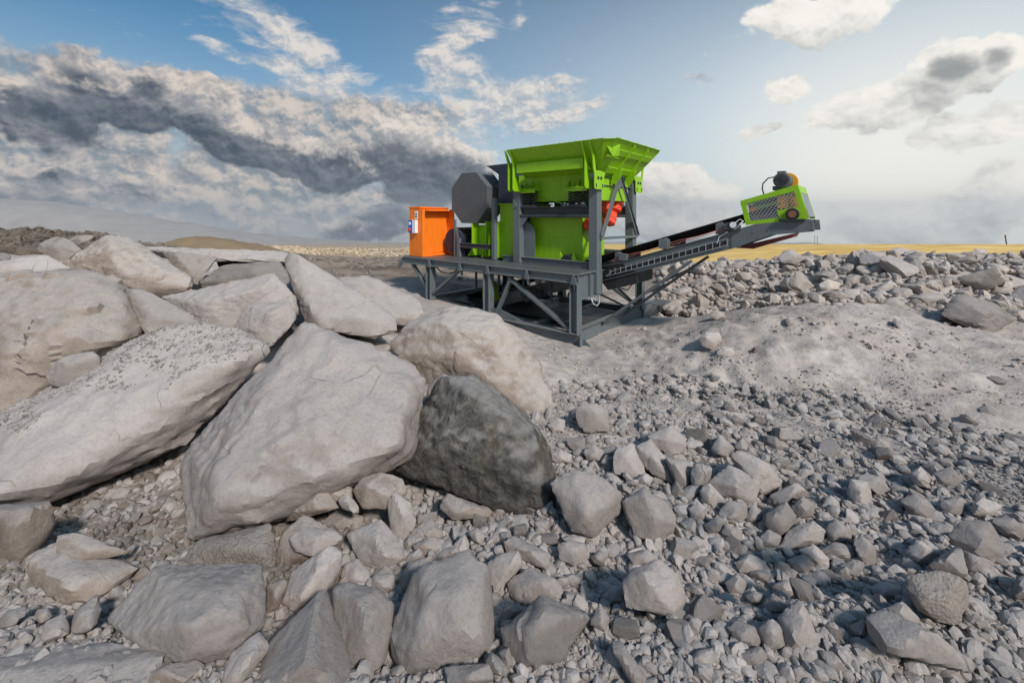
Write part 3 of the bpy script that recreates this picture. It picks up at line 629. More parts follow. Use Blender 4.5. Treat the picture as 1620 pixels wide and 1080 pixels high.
hero(7, "636,1050 700,948 762,962 822,1030 860,1150 640,1150", "rounded grey rock at the bottom edge below the split grey rock", 'rock_grey', 2.12, [(730,1010,.25)], lean=.6)
hero(7, "560,960 600,940 620,1000 600,1030 575,1010", "small stone in the gap left of the split grey rock", 'rock_grey', None, name='rock')
hero(7, "505,1000 530,955 600,1010 590,1060 540,1040", "shaded stone by the right foot of the big central stone", 'rock_grey', None, name='rock')
# ------------------------------------------------------------------ right of the heap
hero(7, "762,300 790,272 850,250 960,280 1042,350 1047,402 992,472 932,512 842,492 810,430 800,350", "large pale block with a dusty flat top right of the black faced boulder", 'rock', None,
     [(820,300,.1),(900,352,.26),(1030,352,.12),(905,440,.28)], lean=.5, p=150)
hero(7, "1043,372 1122,324 1200,370 1252,430 1242,492 1170,537 1098,512 1058,440", "rounded pale rock with a slanting crest right of the large pale block", 'rock', None, [(1130,360,.2),(1170,440,.3)], lean=.45)
hero(7, "1032,692 1090,630 1182,600 1250,650 1287,730 1282,802 1240,827 1130,802 1050,752", "lone rounded boulder in the gravel at the lower middle right", 'rock', None, [(1120,660,.22),(1180,740,.3),(1240,700,.2)], lean=.45)
hero(7, "788,542 842,525 902,540 917,590 860,627 800,602", "small squarish stone below the large pale block", 'rock', None, [(850,560,.25)], name='rock')
hero(7, "805,520 850,503 900,515 895,540 830,535", "flat pebble lying on the squarish stone below the large pale block", 'rock', None, name='rock')
hero(7, "917,590 950,565 985,570 970,628 930,615", "small stone between the large pale block and the lone rounded boulder", 'rock', None, name='rock')
hero(7, "864,5 930,-10 985,20 993,100 900,110 862,70", "upright pale block below the skid corner of the machine", 'rock', None, [(940,40,.25)], name='rock', lean=.3)
hero(7, "750,80 790,50 820,60 815,105 770,105", "small stone at the foot of the tan boulder below the machine", 'rock', None, name='rock')
hero(7, "750,190 800,175 848,195 840,222 780,225", "flat stone by the right edge of the black faced boulder", 'rock', None, name='rock')
hero(7, "998,232 1010,170 1080,148 1120,200 1132,272 1080,292 1002,262", "tilted slab half hidden behind a ridged rock, right of centre", 'rock', None, [(1060,200,.2)], name='rock')
hero(7, "1088,160 1130,140 1200,190 1278,280 1242,307 1160,272 1118,230", "ridged rock slanting down to the right beside the tilted slab", 'rock', None, [(1170,220,.24)], name='rock')
hero(7, "1200,200 1290,215 1318,240 1305,330 1250,310 1270,280", "flat fin shaped stone right of the ridged rock", 'rock', None, name='rock')
hero(7, "1134,120 1228,78 1292,130 1282,182 1230,197 1160,162", "pale rounded rock resting in the gravel right of the upright pale block", 'rock', None, [(1210,130,.28)], name='rock')
hero(7, "888,182 930,153 972,182 960,217 908,217", "small round stone in the rubble between two pale blocks", 'rock', None, name='rock')
hero(7, "955,225 980,192 1002,210 998,240", "smaller round stone touching the round one between the pale blocks", 'rock', None, name='rock')
hero(7, "1095,290 1130,262 1165,285 1150,315 1110,312", "small stone just below the ridged rock", 'rock', None, name='rock')
hero(7, "905,1045 1000,988 1052,1000 1078,1082 1060,1150 900,1150", "squat grey rock at the bottom edge right of centre", 'rock_grey', 2.15, name='rock')
hero(7, "988,912 1040,922 1100,1000 1142,1072 1100,1102 1038,1010", "long thin stone lying aslant near the bottom edge", 'rock_grey', None, name='rock')
hero(7, "912,850 955,768 992,830 975,880", "small upright triangular stone left of the lone rounded boulder", 'rock', None, name='rock')
hero(7, "965,745 1000,700 1042,710 1040,765 990,775", "small stone against the left side of the lone rounded boulder", 'rock', None, name='rock')
hero(7, "1060,580 1140,558 1172,590 1150,620 1080,620", "flat stone behind the lone rounded boulder", 'rock', None, name='rock')
hero(7, "1295,400 1340,378 1372,400 1360,445 1310,450", "small round stone right of the rock with the slanting crest", 'rock', None, name='rock')
GR = 'rocks scattered over the grey rubble slope'
R8 = [("278,190 320,173 430,230 483,290 470,332 420,352 340,282", "long slanting rock overlapping a pale plate on the rubble slope"),
 ("198,300 280,233 350,270 397,320 380,377 330,382 230,352", "broad pale plate leaning under the long slanting rock"),
 ("130,262 150,225 212,240 202,300 160,350 135,332", "upright dark flake left of the broad pale plate"),
 ("163,332 200,300 262,370 222,397 175,382", "small wedge below the upright dark flake"),
 ("228,432 270,370 352,380 350,430 320,462 240,452", "squarish rock right below the broad pale plate"),
 ("340,440 370,383 412,415 400,450 350,455", "small stone touching the right of the squarish rock"),
 ("118,402 160,373 197,400 180,442 133,452", "small rounded stone left of the squarish rock on the slope"),
 ("178,470 230,432 275,450 240,490 200,500", "thin tilted stone below the squarish rock"),
 ("250,500 260,465 330,490 328,530 290,525", "small block below the thin tilted stone"),
 ("433,352 540,303 577,330 530,370 460,392", "low slanted rock right of the long slanting rock"),
 ("408,432 500,373 537,430 520,492 470,512 410,472", "rough round rock in the middle of the rubble slope"),
 ("518,402 560,353 612,390 600,432 550,442", "pale pointed rock above the big oval one on the slope"),
 ("478,542 520,480 600,448 652,490 642,532 560,552", "big oval rock with a dusty back in the middle of the slope"),
 ("648,482 690,438 757,490 750,532 670,535", "lumpy rock right of the big oval one"),
 ("388,522 430,480 482,510 470,552 410,552", "small rounded rock left of the big oval one"),
 ("738,342 750,288 820,298 832,360 820,407 760,392", "upright rounded rock standing on the upper slope"),
 ("768,280 810,263 880,290 902,330 860,352 825,310", "flat rock tucked behind the upright rounded rock"),
 ("938,372 990,343 1050,370 1082,410 1050,442 980,422", "broad lumpy rock on the right of the upper slope"),
 ("978,270 1020,238 1062,280 1050,322 1000,312", "blunt upright rock above the broad lumpy one"),
 ("1068,262 1140,238 1187,290 1160,317 1090,307", "blocky dark sided rock at the upper right of the slope"),
 ("1098,372 1180,358 1202,400 1170,427 1110,422", "rectangular small rock at the right of the slope"),
 ("1213,402 1260,358 1342,390 1300,432 1230,432", "flat topped rock near the right edge of the slope"),
 ("1288,442 1380,438 1435,490 1420,525 1340,502", "bluish flat rock at the right edge"),
 ("1128,512 1180,448 1290,453 1352,550 1340,592 1290,602 1230,572 1150,542", "big knobbly rock on the right of the slope"),
 ("1188,562 1230,548 1302,610 1280,652 1200,642", "pale split rock in front of the big knobbly one"),
 ("1043,632 1110,580 1182,550 1202,650 1200,682 1130,655", "pointed fin behind the crusted boulder at the lower right"),
 ("813,822 860,803 960,870 1100,930 1232,1000 1225,1032 1150,1012 1000,982 870,942 823,882", "long bone shaped rock at the bottom right"),
 ("1018,980 1080,968 1200,1040 1302,1085 1300,1150 1080,1150 1050,1050", "long flat slab below the bone shaped rock"),
 ("628,562 690,533 762,550 792,590 740,607 670,592", "low wide rock below the lumpy one on the slope"),
 ("758,532 790,498 847,550 852,620 810,632 780,592", "upright narrow rock right of the low wide one"),
 ("543,562 610,543 672,600 640,627 590,612", "oval rock leaning on the low wide one"),
 ("498,602 570,578 612,620 590,652 530,642", "small oval stone below the leaning oval rock"),
 ("708,622 760,598 802,640 780,667 730,657", "small round rock under the low wide one"),
 ("963,572 1010,523 1092,570 1060,612 1010,627", "angular rock left of the pointed fin"),
 ("268,862 310,833 380,860 412,910 390,947 310,932", "smooth rounded rock at the lower left of the slope"),
 ("383,872 440,828 502,870 490,942 420,952", "smooth rounded rock leaning on the tall half buried one"),
 ("468,822 550,753 592,820 622,920 560,962 500,942", "tall half buried rock at the lower middle of the slope"),
 ("298,962 400,938 427,970 410,1012 330,1007", "low rounded rock near the bottom of the slope"),
 ("628,952 680,958 742,1030 700,1042 640,1002", "tilted stone in the hollow near the bottom of the slope"),
 ("298,612 360,578 422,610 410,642 320,652", "rounded stone in the gravel of the lower slope"),
 ("263,692 310,653 347,690 330,732 280,732", "small round pale stone on the lower slope"),
 ("350,655 380,635 445,655 440,690 380,680", "small flat stone above the small round pale one"),
 ("438,702 500,678 572,700 570,742 500,752", "flat oval stone in the middle of the lower slope"),
 ("338,740 375,718 422,740 400,772 355,765", "crusted small stone below the flat oval one"),
 ("408,772 450,733 517,780 500,802 420,802", "pyramid shaped stone above the tall half buried rock"),
 ("878,792 950,763 1017,830 1000,862 920,832", "smooth sloping rock beside the crusted boulder"),
 ("738,862 800,828 832,870 830,912 770,902", "dark shaded rock behind the bone shaped one"),
 ("750,930 800,905 870,940 860,980 780,970", "dark low rock under the bone shaped one"),
 ("823,712 870,688 952,710 945,752 870,757", "flat bluish rock left of the crusted boulder"),
 ("845,760 875,728 892,760 875,782", "little wedge in front of the flat bluish rock"),
 ("208,172 240,108 302,170 270,197 220,192", "small pyramid shaped stone near the top of the slope"),
 ("300,160 330,125 352,155 345,180 310,178", "little stone right of the small pyramid shaped one"),
 ("1376,722 1400,668 1460,655 1460,755 1390,752", "rounded rock cut by the right edge"),
 ("1240,1040 1290,1000 1400,1020 1460,1060 1460,1150 1250,1130", "rough blue grey boulder in the bottom right corner"),
 ("325,1040 380,1010 470,1030 500,1080 480,1140 330,1140", "low wide rock at the bottom edge of the slope"),
 ("455,1010 485,980 560,1060 570,1130 520,1120", "thin upright flake at the bottom edge"),
 ("230,1060 280,1030 335,1050 340,1130 230,1130", "rounded stone cut by the bottom edge"),
 ("120,990 150,955 230,940 235,980 180,1020 130,1020", "dull rounded stone near the bottom left of the slope")]
for i, (o, l) in enumerate(R8):
    hero(8, o, l, 'rock_grey' if i % 3 else 'rock', 2.15 if '1150' in o or '1140' in o or '1130' in o and 'bottom' in l else None, name='rock', lean=.45)
hero(8, "958,702 990,658 1100,643 1202,680 1207,770 1160,855 1090,842 1008,792", "crusted grey boulder with a pitted front at the lower right", 'rock_rough', None, [(1010,760,.2),(1120,760,.3),(1180,700,.12)], lean=.35)
# rocks of the right hand pile that stand out
hero(9, "1238,372 1275,318 1312,273 1345,275 1482,322 1552,372 1520,422 1452,462 1390,442 1250,386", "huge wedge shaped boulder at the right end of the rock pile", 'rock_grey', 9.6, [(1310,300,.06),(1400,350,.25),(1480,370,.2),(1420,420,.2)], lean=.6)
hero(9, "1055,130 1100,112 1160,112 1262,162 1255,200 1190,190 1100,170 1060,158", "dark sided slab on top of the rock pile at the right", 'rock_brown', 15.6, [(1140,150,.2)], lean=.8)
hero(9, "1008,70 1040,62 1110,75 1100,120 1050,128 1012,118", "blocky rock on the skyline of the rock pile", 'rock', 16.6)
hero(9, "1068,85 1130,72 1165,100 1140,112 1080,118", "pale flat topped rock right of the blocky skyline rock", 'rock', 16.2, name='rock')
hero(9, "883,100 935,82 985,90 990,125 930,155 888,145", "angular rock left of the blocky skyline rock", 'rock', 16.2)
hero(9, "488,110 520,78 560,70 590,100 620,115 575,140 510,135", "humped dark rock on the skyline near the conveyor head", 'rock_grey', 17.5)
hero(9, "540,230 575,172 610,185 660,240 620,268 560,255", "pale pyramid shaped rock in the middle of the rock pile", 'rock_warm', 13.6)
hero(9, "680,232 720,208 782,225 770,252 712,268 684,252", "rounded pale rock right of the pale pyramid shaped one", 'rock_warm', 13.2)
hero(9, "775,300 800,255 870,250 918,285 905,305 850,318", "flat faced brown rock in the lower middle of the pile", 'rock_brown', 12.3)
hero(9, "940,280 950,245 1018,205 1020,250 1000,285 955,295", "two sided upright rock with a dark left face in the pile", 'rock', 12.6)
hero(9, "998,275 1020,245 1078,250 1082,285 1040,300 1005,295", "rounded block right of the two sided upright rock", 'rock_grey', 12.2, name='rock')
hero(9, "1118,290 1150,272 1250,285 1250,322 1200,345 1130,318", "wide low rock left of the huge wedge shaped boulder", 'rock_grey', 11.6)
hero(9, "1102,245 1150,215 1290,205 1270,245 1170,255", "long tan rock in the right part of the pile", 'rock_brown', 13.2)
hero(9, "1368,90 1400,68 1450,70 1455,105 1400,125 1375,110", "sunlit pale rock on the right skyline of the pile", 'rock_warm', 17.0)
hero(9, "1320,190 1350,155 1385,155 1415,185 1400,215 1340,225", "faceted dark rock in the upper right of the pile", 'rock_grey', 14.0)
hero(9, "1415,130 1450,108 1540,105 1550,130 1470,150", "flat bluish slab on the right skyline of the pile", 'rock_warm', 15.5)
hero(9, "1165,400 1200,370 1250,372 1290,395 1290,415 1220,412", "low block at the foot of the pile left of the huge wedge", 'rock_grey', None, name='rock')
hero(9, "1240,410 1262,398 1292,405 1285,422 1250,424", "small orange brown stone at the foot of the huge wedge", 'rock_brown', None, name='rock')
hero(9, "1350,450 1370,422 1410,455 1395,470 1360,465", "small pale triangular stone below the huge wedge", 'rock', None, name='rock')
hero(9, "1300,430 1320,418 1342,430 1335,446 1308,444", "small pale cube like stone below the huge wedge", 'rock', None, name='rock')
hero(9, "130,480 165,448 225,450 235,490 195,530 150,515", "pale rock half buried in the loose bank below the conveyor", 'rock', None, name='rock')
hero(9, "180,375 205,350 250,358 250,385 210,395", "small rock at the crest of the bank left", 'rock', None, name='rock')
hero(9, "525,400 540,378 570,385 572,412 540,422", "dark small rock stuck in the bank below its crest", 'rock_grey', None, name='rock')
hero(9, "1018,400 1030,385 1055,400 1050,432 1025,420", "dark small rock at the shoulder of the bank", 'rock_grey', None, name='rock')
hero(9, "215,540 240,515 285,520 300,550 260,565 220,560", "rounded rock half buried lower on the bank", 'rock', None, name='rock')
NHERO = len(FOOT)

# ------------------------------------------------------------------ more single rocks, copies of a few shapes
rr = random.Random(11)
def occupied(x, y, r, grid): return any((x-a)**2+(y-b)**2 < (r+c)**2*.55 for a, b, c in grid)
cells = [(f[0], f[1], f[2]) for f in FOOT]
def strew(n, dom, size, label, group, mats, sink=.25, spread=1.0, prefer=None):
    k = 0; tries = 0
    while k < n and tries < n*80:
        tries += 1; x, y = dom(); s = size(x, y)
        if occupied(x, y, s*spread, cells): continue
        z = float(ground_smooth(x, y))
        if y > 10.5 and HOR-(z+s*.85-CAMZ)/y*FOC < 400: continue
        cells.append((x, y, s))
        o = bpy.data.objects.new('rock', rr.choice(PROTO4)); COL.objects.link(o)
        o.location = (x, y, z+s*(.42-sink)); o.scale = (s, s, s)
        o.rotation_euler = (rr.gauss(0, .45), rr.gauss(0, .45), rr.uniform(0, 6.28))
        if not o.data.materials: o.data.materials.append(M['rock'])
        o.material_slots[0].link = 'OBJECT'; o.material_slots[0].material = M[rr.choice(mats)]
        tag(o, label, 'rock', group); k += 1
def dom_px(x0, x1, y0, y1):
    def f():
        px, py = rr.uniform(x0, x1), rr.uniform(y0, y1); Y = ray_ground(px, py); return (px-810)/FOC*Y, Y
    return f
def pile_dom():
    while True:
        x, y = rr.uniform(4, 26), rr.uniform(10.5, 21)
        px = 810+x/y*FOC
        if 1060 < px < 1760 and y > np.interp(px, [1060, 1130, 1250, 1400, 1500, 1620, 1760], [14.5, 14.5, 12.0, 11.3, 10.8, 10.4, 10.4]): return x, y
strew(105, pile_dom, lambda x, y: rr.choice([.34, .40, .48, .56, .66, .76])*(.62 if y < 13 else (1 if y < 15 else .5)), "grey angular rock lying among many others in the long pile beyond the bank",
      "rocks of the long pile beyond the bank", ['rock', 'rock_warm', 'rock_warm', 'rock_brown', 'rock_grey'], sink=.05, spread=.62)
strew(50, dom_px(880, 1640, 650, 1060), lambda x, y: rr.uniform(.055, .115)*(y/3.2)**.6, "small grey stone lying loose in the rubble slope on the right",
      "loose stones on the right rubble slope", ['rock', 'rock_grey'], spread=.9)
strew(14, dom_px(60, 880, 800, 1070), lambda x, y: rr.uniform(.04, .09), "small grey stone caught between the foreground rocks",
      "small stones between the foreground rocks", ['rock', 'rock_grey'], spread=.8)
strew(12, dom_px(1000, 1600, 520, 640), lambda x, y: rr.uniform(.05, .11), "small stone half sunk in the loose dusty bank",
      "small stones on the dusty bank", ['rock', 'rock_grey'], sink=.35)

# each loose rock is told apart by the marked rock it lies nearest to
LM = {"large pale block with a dusty": "large flat topped pale block", "rounded pale rock with a slanting": "rounded rock with the slanting crest", "lone rounded boulder": "lone rounded boulder",
 "big central foreground": "big central foreground stone", "broad split grey": "broad split grey rock", "long slanting rock": "long slanting rock", "rough round rock": "rough round rock",
 "big oval rock": "big oval rock", "upright rounded rock": "upright rounded rock", "broad lumpy rock": "broad lumpy rock", "big knobbly": "big knobbly rock", "crusted grey boulder": "crusted grey boulder",
 "long bone shaped": "long bone shaped rock", "tall half buried": "tall half buried rock", "upright pale block below": "upright pale block", "huge wedge shaped": "huge wedge shaped boulder",
 "dark sided slab on top": "dark sided slab", "pale pyramid shaped rock": "pale pyramid rock", "rounded pale rock right of the pale": "rounded pale pile rock", "flat faced brown": "flat faced brown rock",
 "two sided upright": "two sided upright rock", "wide low rock left": "wide low rock", "long tan rock": "long tan rock", "faceted dark": "faceted dark rock", "humped dark": "humped skyline rock",
 "angular rock left of the blocky": "angular skyline rock", "sunlit pale rock": "sunlit skyline rock", "pale rock half buried": "half buried bank rock", "dark small rock stuck": "dark stone in the bank",
 "large angular grey": "large angular grey rock", "low boulder carrying": "low rubble covered boulder", "big rough rock": "big rough rock", "black faced": "black faced boulder", "flat bluish rock left": "flat bluish rock",
 "blocky dark sided": "blocky dark sided rock", "small pyramid shaped stone near": "small pyramid shaped stone", "rounded stone in the gravel": "rounded gravel stone", "pointed fin": "pointed fin rock"}
def pxo(o): return 810+o.location[0]/o.location[1]*FOC, HOR-(o.location[2]-CAMZ)/o.location[1]*FOC
lm = [(pxo(f[4]), v) for f in FOOT for k, v in LM.items() if f[4]['label'].startswith(k)]
cellsl = {}
for o in [q for q in COL.objects if q.get('group')]:
    if 'pale rocks' in o['group']: continue
    x, y = pxo(o); (lx, ly), nm = min(lm, key=lambda a: (a[0][0]-x)**2+(a[0][1]-y)**2)
    sd = ('left of' if x < lx else 'right of') if abs(x-lx) > abs(y-ly) else ('above' if y < ly else 'below')
    cellsl.setdefault((sd, nm), []).append(((lx-x)**2+(ly-y)**2, o))
ORD = ['nearest', 'second nearest', 'third nearest', 'fourth nearest', 'fifth nearest', 'sixth nearest', 'seventh nearest', 'eighth nearest', 'ninth nearest', 'tenth nearest', 'eleventh nearest', 'twelfth nearest', 'thirteenth nearest', 'fourteenth nearest', 'fifteenth nearest', 'sixteenth nearest', 'seventeenth nearest', 'eighteenth nearest', 'nineteenth nearest', 'twentieth nearest'] + ['twenty %s nearest' % q for q in ('first', 'second', 'third', 'fourth', 'fifth', 'sixth', 'seventh', 'eighth', 'ninth')] + ['thirtieth nearest']
for (sd, nm), L in cellsl.items():
    for i, (d_, o) in enumerate(sorted(L, key=lambda a: a[0])): o['label'] = "grey loose rock, %s one %s the %s" % (ORD[min(i, 29)], sd, nm)

# ------------------------------------------------------------------ countless small stones
rg = np.random.default_rng(5)
def spread_px(n, x0, x1, y0, y1, seed_noise, thr, smin, smax, power=2.4, cluster=1.0, name_bank=False):
    """draw places inside a wedge of ground, thinned by noise patches; sizes follow a power law"""
    tab_py = np.linspace(y0, y1, 40); tab_px = np.linspace(x0, x1, 25)
    T = np.array([[ray_ground(a, b) for a in tab_px] for b in tab_py])
    px = rg.uniform(x0, x1, n); py = rg.uniform(y0, y1, n)
    fx = (px-x0)/(x1-x0)*24; fy = (py-y0)/(y1-y0)*39; i = np.minimum(fx.astype(int), 23); j = np.minimum(fy.astype(int), 38); u = fx-i; v = fy-j
    Y = T[j, i]*(1-u)*(1-v)+T[j, i+1]*u*(1-v)+T[j+1, i]*(1-u)*v+T[j+1, i+1]*u*v
    X = (px-810)/FOC*Y
    nz = fbm(np.stack([X*.9+seed_noise, Y*.9, X*0], 1), 3)
    toe = np.interp(px, [0, 840, 870, 1050, 1240, 1450, 1620, 1700], [0, 0, 575, 598, 630, 665, 702, 720])
    keep = (nz*cluster > thr+rg.normal(0, .12, n)) & ((py > toe+rg.normal(0, 9, n)-5) | (name_bank)); X, Y = X[keep], Y[keep]; n = len(X)
    s = smin*(1-rg.uniform(0, 1, n)*(1-(smin/smax)**power))**(-1/power)
    s = s*np.clip(Y/3.2, .7, 3)**.75
    return X, Y, s
def lay(name, X, Y, s, protos, mat, label, cat, lift=.12, tilt=.5):
    Z = ground_z(X, Y)+s*lift
    o = bake(name, np.stack([X, Y, Z], 1), s, protos, rg, mat, tilt)
    return tag(o, label, cat, kind='stuff')
Xa, Ya, sa = spread_px(62000, -300, 1950, 600, 1280, 3.0, -.45, .007, .034)
Xb, Yb, sb = spread_px(9000, 840, 1680, 610, 800, 8.0, -.5, .010, .035)
X_, Y_, S_ = np.concatenate([Xa, Xb]), np.concatenate([Ya, Yb]), np.concatenate([sa, sb])
lay('gravel', X_, Y_, S_, LOW, M['gravel'], "countless small grey stones covering the rubble slope", 'gravel')
Xc, Yc, sc_ = spread_px(18500, -300, 1950, 600, 1280, 12.0, -.42, .026, .082, 1.8)
lay('rubble', Xc, Yc, sc_, MIDP, M['gravel_mid'], "small broken stones filling the gaps between the rocks of the slope", 'rubble', .25)
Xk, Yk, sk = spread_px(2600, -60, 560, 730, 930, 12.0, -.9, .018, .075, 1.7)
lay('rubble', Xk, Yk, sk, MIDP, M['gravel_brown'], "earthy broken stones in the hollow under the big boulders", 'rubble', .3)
# crumbs on the bank
Xd, Yd, sd = spread_px(4500, 860, 1700, 480, 690, 21.0, -.05, .007, .034, 1.9, name_bank=True)
lay('crumbs', Xd, Yd, sd, LOW, M['gravel_warm'], "scattered crumbs of stone on the dusty bank", 'gravel', .2)
# small stones of the pile
Xe = rg.uniform(3, 27, 9000); Ye = rg.uniform(10.6, 23, 9000); pxe = 810+Xe/Ye*FOC
kp = (pxe > 1040) & (pxe < 1800) & (Ye > np.interp(pxe, [1040, 1130, 1250, 1400, 1500, 1620, 1760], [14.2, 13.4, 11.2, 11.2, 10.6, 10.2, 10.2]))
Xe, Ye = Xe[kp], Ye[kp]; se = .08*(1-rg.uniform(0, 1, len(Xe))*.96)**(-1/2.2)
lay('rubble', Xe, Ye, np.minimum(se, .34), MIDP, M['gravel_warm'], "smaller broken stones filling the long pile beyond the bank", 'rubble', .35)
Xm = rg.uniform(-34, 10, 5200); Ym = rg.uniform(19, 60, 5200); km = (fbm(np.stack([Xm*.3, Ym*.3, Xm*0], 1), 3) > -.05) & (np.hypot(Xm, Ym-14) > 6)
lay('stones', Xm[km], Ym[km], rg.uniform(.04, .30, km.sum())*rg.uniform(.3, 1, km.sum()), LOW, M['gravel_brown'], "scattered stones on the brown quarry floor behind the machine", 'stones', .2)
# dark stone pile far left, pale stones on the far strip
Xf = rg.uniform(-33, -11, 9000); Yf = rg.uniform(14, 26, 9000); pf = 810+Xf/Yf*FOC; kf = pf < 190; Xf, Yf = Xf[kf], Yf[kf]
lay('stone_heap', Xf, Yf, rg.uniform(.10, .26, len(Xf)), MIDP, M['gravel_dark'], "heap of dark broken stone on the far left skyline", 'stone heap', .35, .9)
Xg = rg.uniform(-62, 8, 2600); Yg = rg.uniform(74, 104, 2600)
kg = (810+Xg/Yg*FOC > 352)
lay('stone_ridge', Xg[kg], Yg[kg], rg.uniform(.15, .75, kg.sum())*np.where(810+Xg[kg]/Yg[kg]*FOC < 470, 1.4, .7), LOW, M['gravel_far'], "far strip of sunlit yellowish stones on the horizon", 'stone ridge', .3)
Xh = rg.uniform(20, 90, 500); Yh_ = rg.uniform(18, 24, 500); ph = 810+Xh/Yh_*FOC; kh = (ph > 1380) & (ph < 1500)
# small stones lying on the boulders
def on_top(o, n, cond, smin, smax, label, seed):
    g = np.random.default_rng(seed); me = o.data; loc = np.array(o.location)
    co = [v.co for v in me.vertices]; bvh = BVHTree.FromPolygons(co, [p.vertices[:] for p in me.polygons])
    mn = np.min([c[:] for c in co], 0); mx = np.max([c[:] for c in co], 0); P = []; S = []
    for _ in range(n*6):
        x, y = g.uniform(mn[0], mx[0]), g.uniform(mn[1], mx[1])
        h = bvh.ray_cast(Vector((x, y, mx[2]+1)), Vector((0, 0, -1)))
        if h[0] is None or h[1].z < .72: continue
        q = np.array(h[0])+loc
        if not cond(q): continue
        s = smin*(1-g.uniform()*.97)**(-1/2.3); s = min(s, smax); P.append(q+np.array([0, 0, s*.2])); S.append(s)
        if len(P) >= n: break
    if P: tag(bake('gravel', np.array(P), np.array(S), LOW, g, M['gravel'], .5), label, 'gravel', kind='stuff')
def pxy(q): return 810+q[0]/q[1]*FOC, HOR-(q[2]-CAMZ)/q[1]*FOC
def cond_top(q):
    px, py = pxy(q); line = np.interp(px, [-60, 40, 155, 265, 366, 430], [690, 665, 612, 600, 590, 560])
    return py < line+14*math.sin(px*.05)+10*float(perlin(np.array([[q[0]*4, q[1]*4, 0]]))[0])*3
on_top(G, 3800, cond_top, .010, .04, "small gravel lying on top of the long pale boulder", 3)
for ob, nn, lab in ((FOOT[0][4], 160, "few pebbles on the huge far left boulder"),):
    on_top(ob, nn, lambda q: pxy(q)[0] < 60 and pxy(q)[1] < 470, .01, .04, lab, 4)
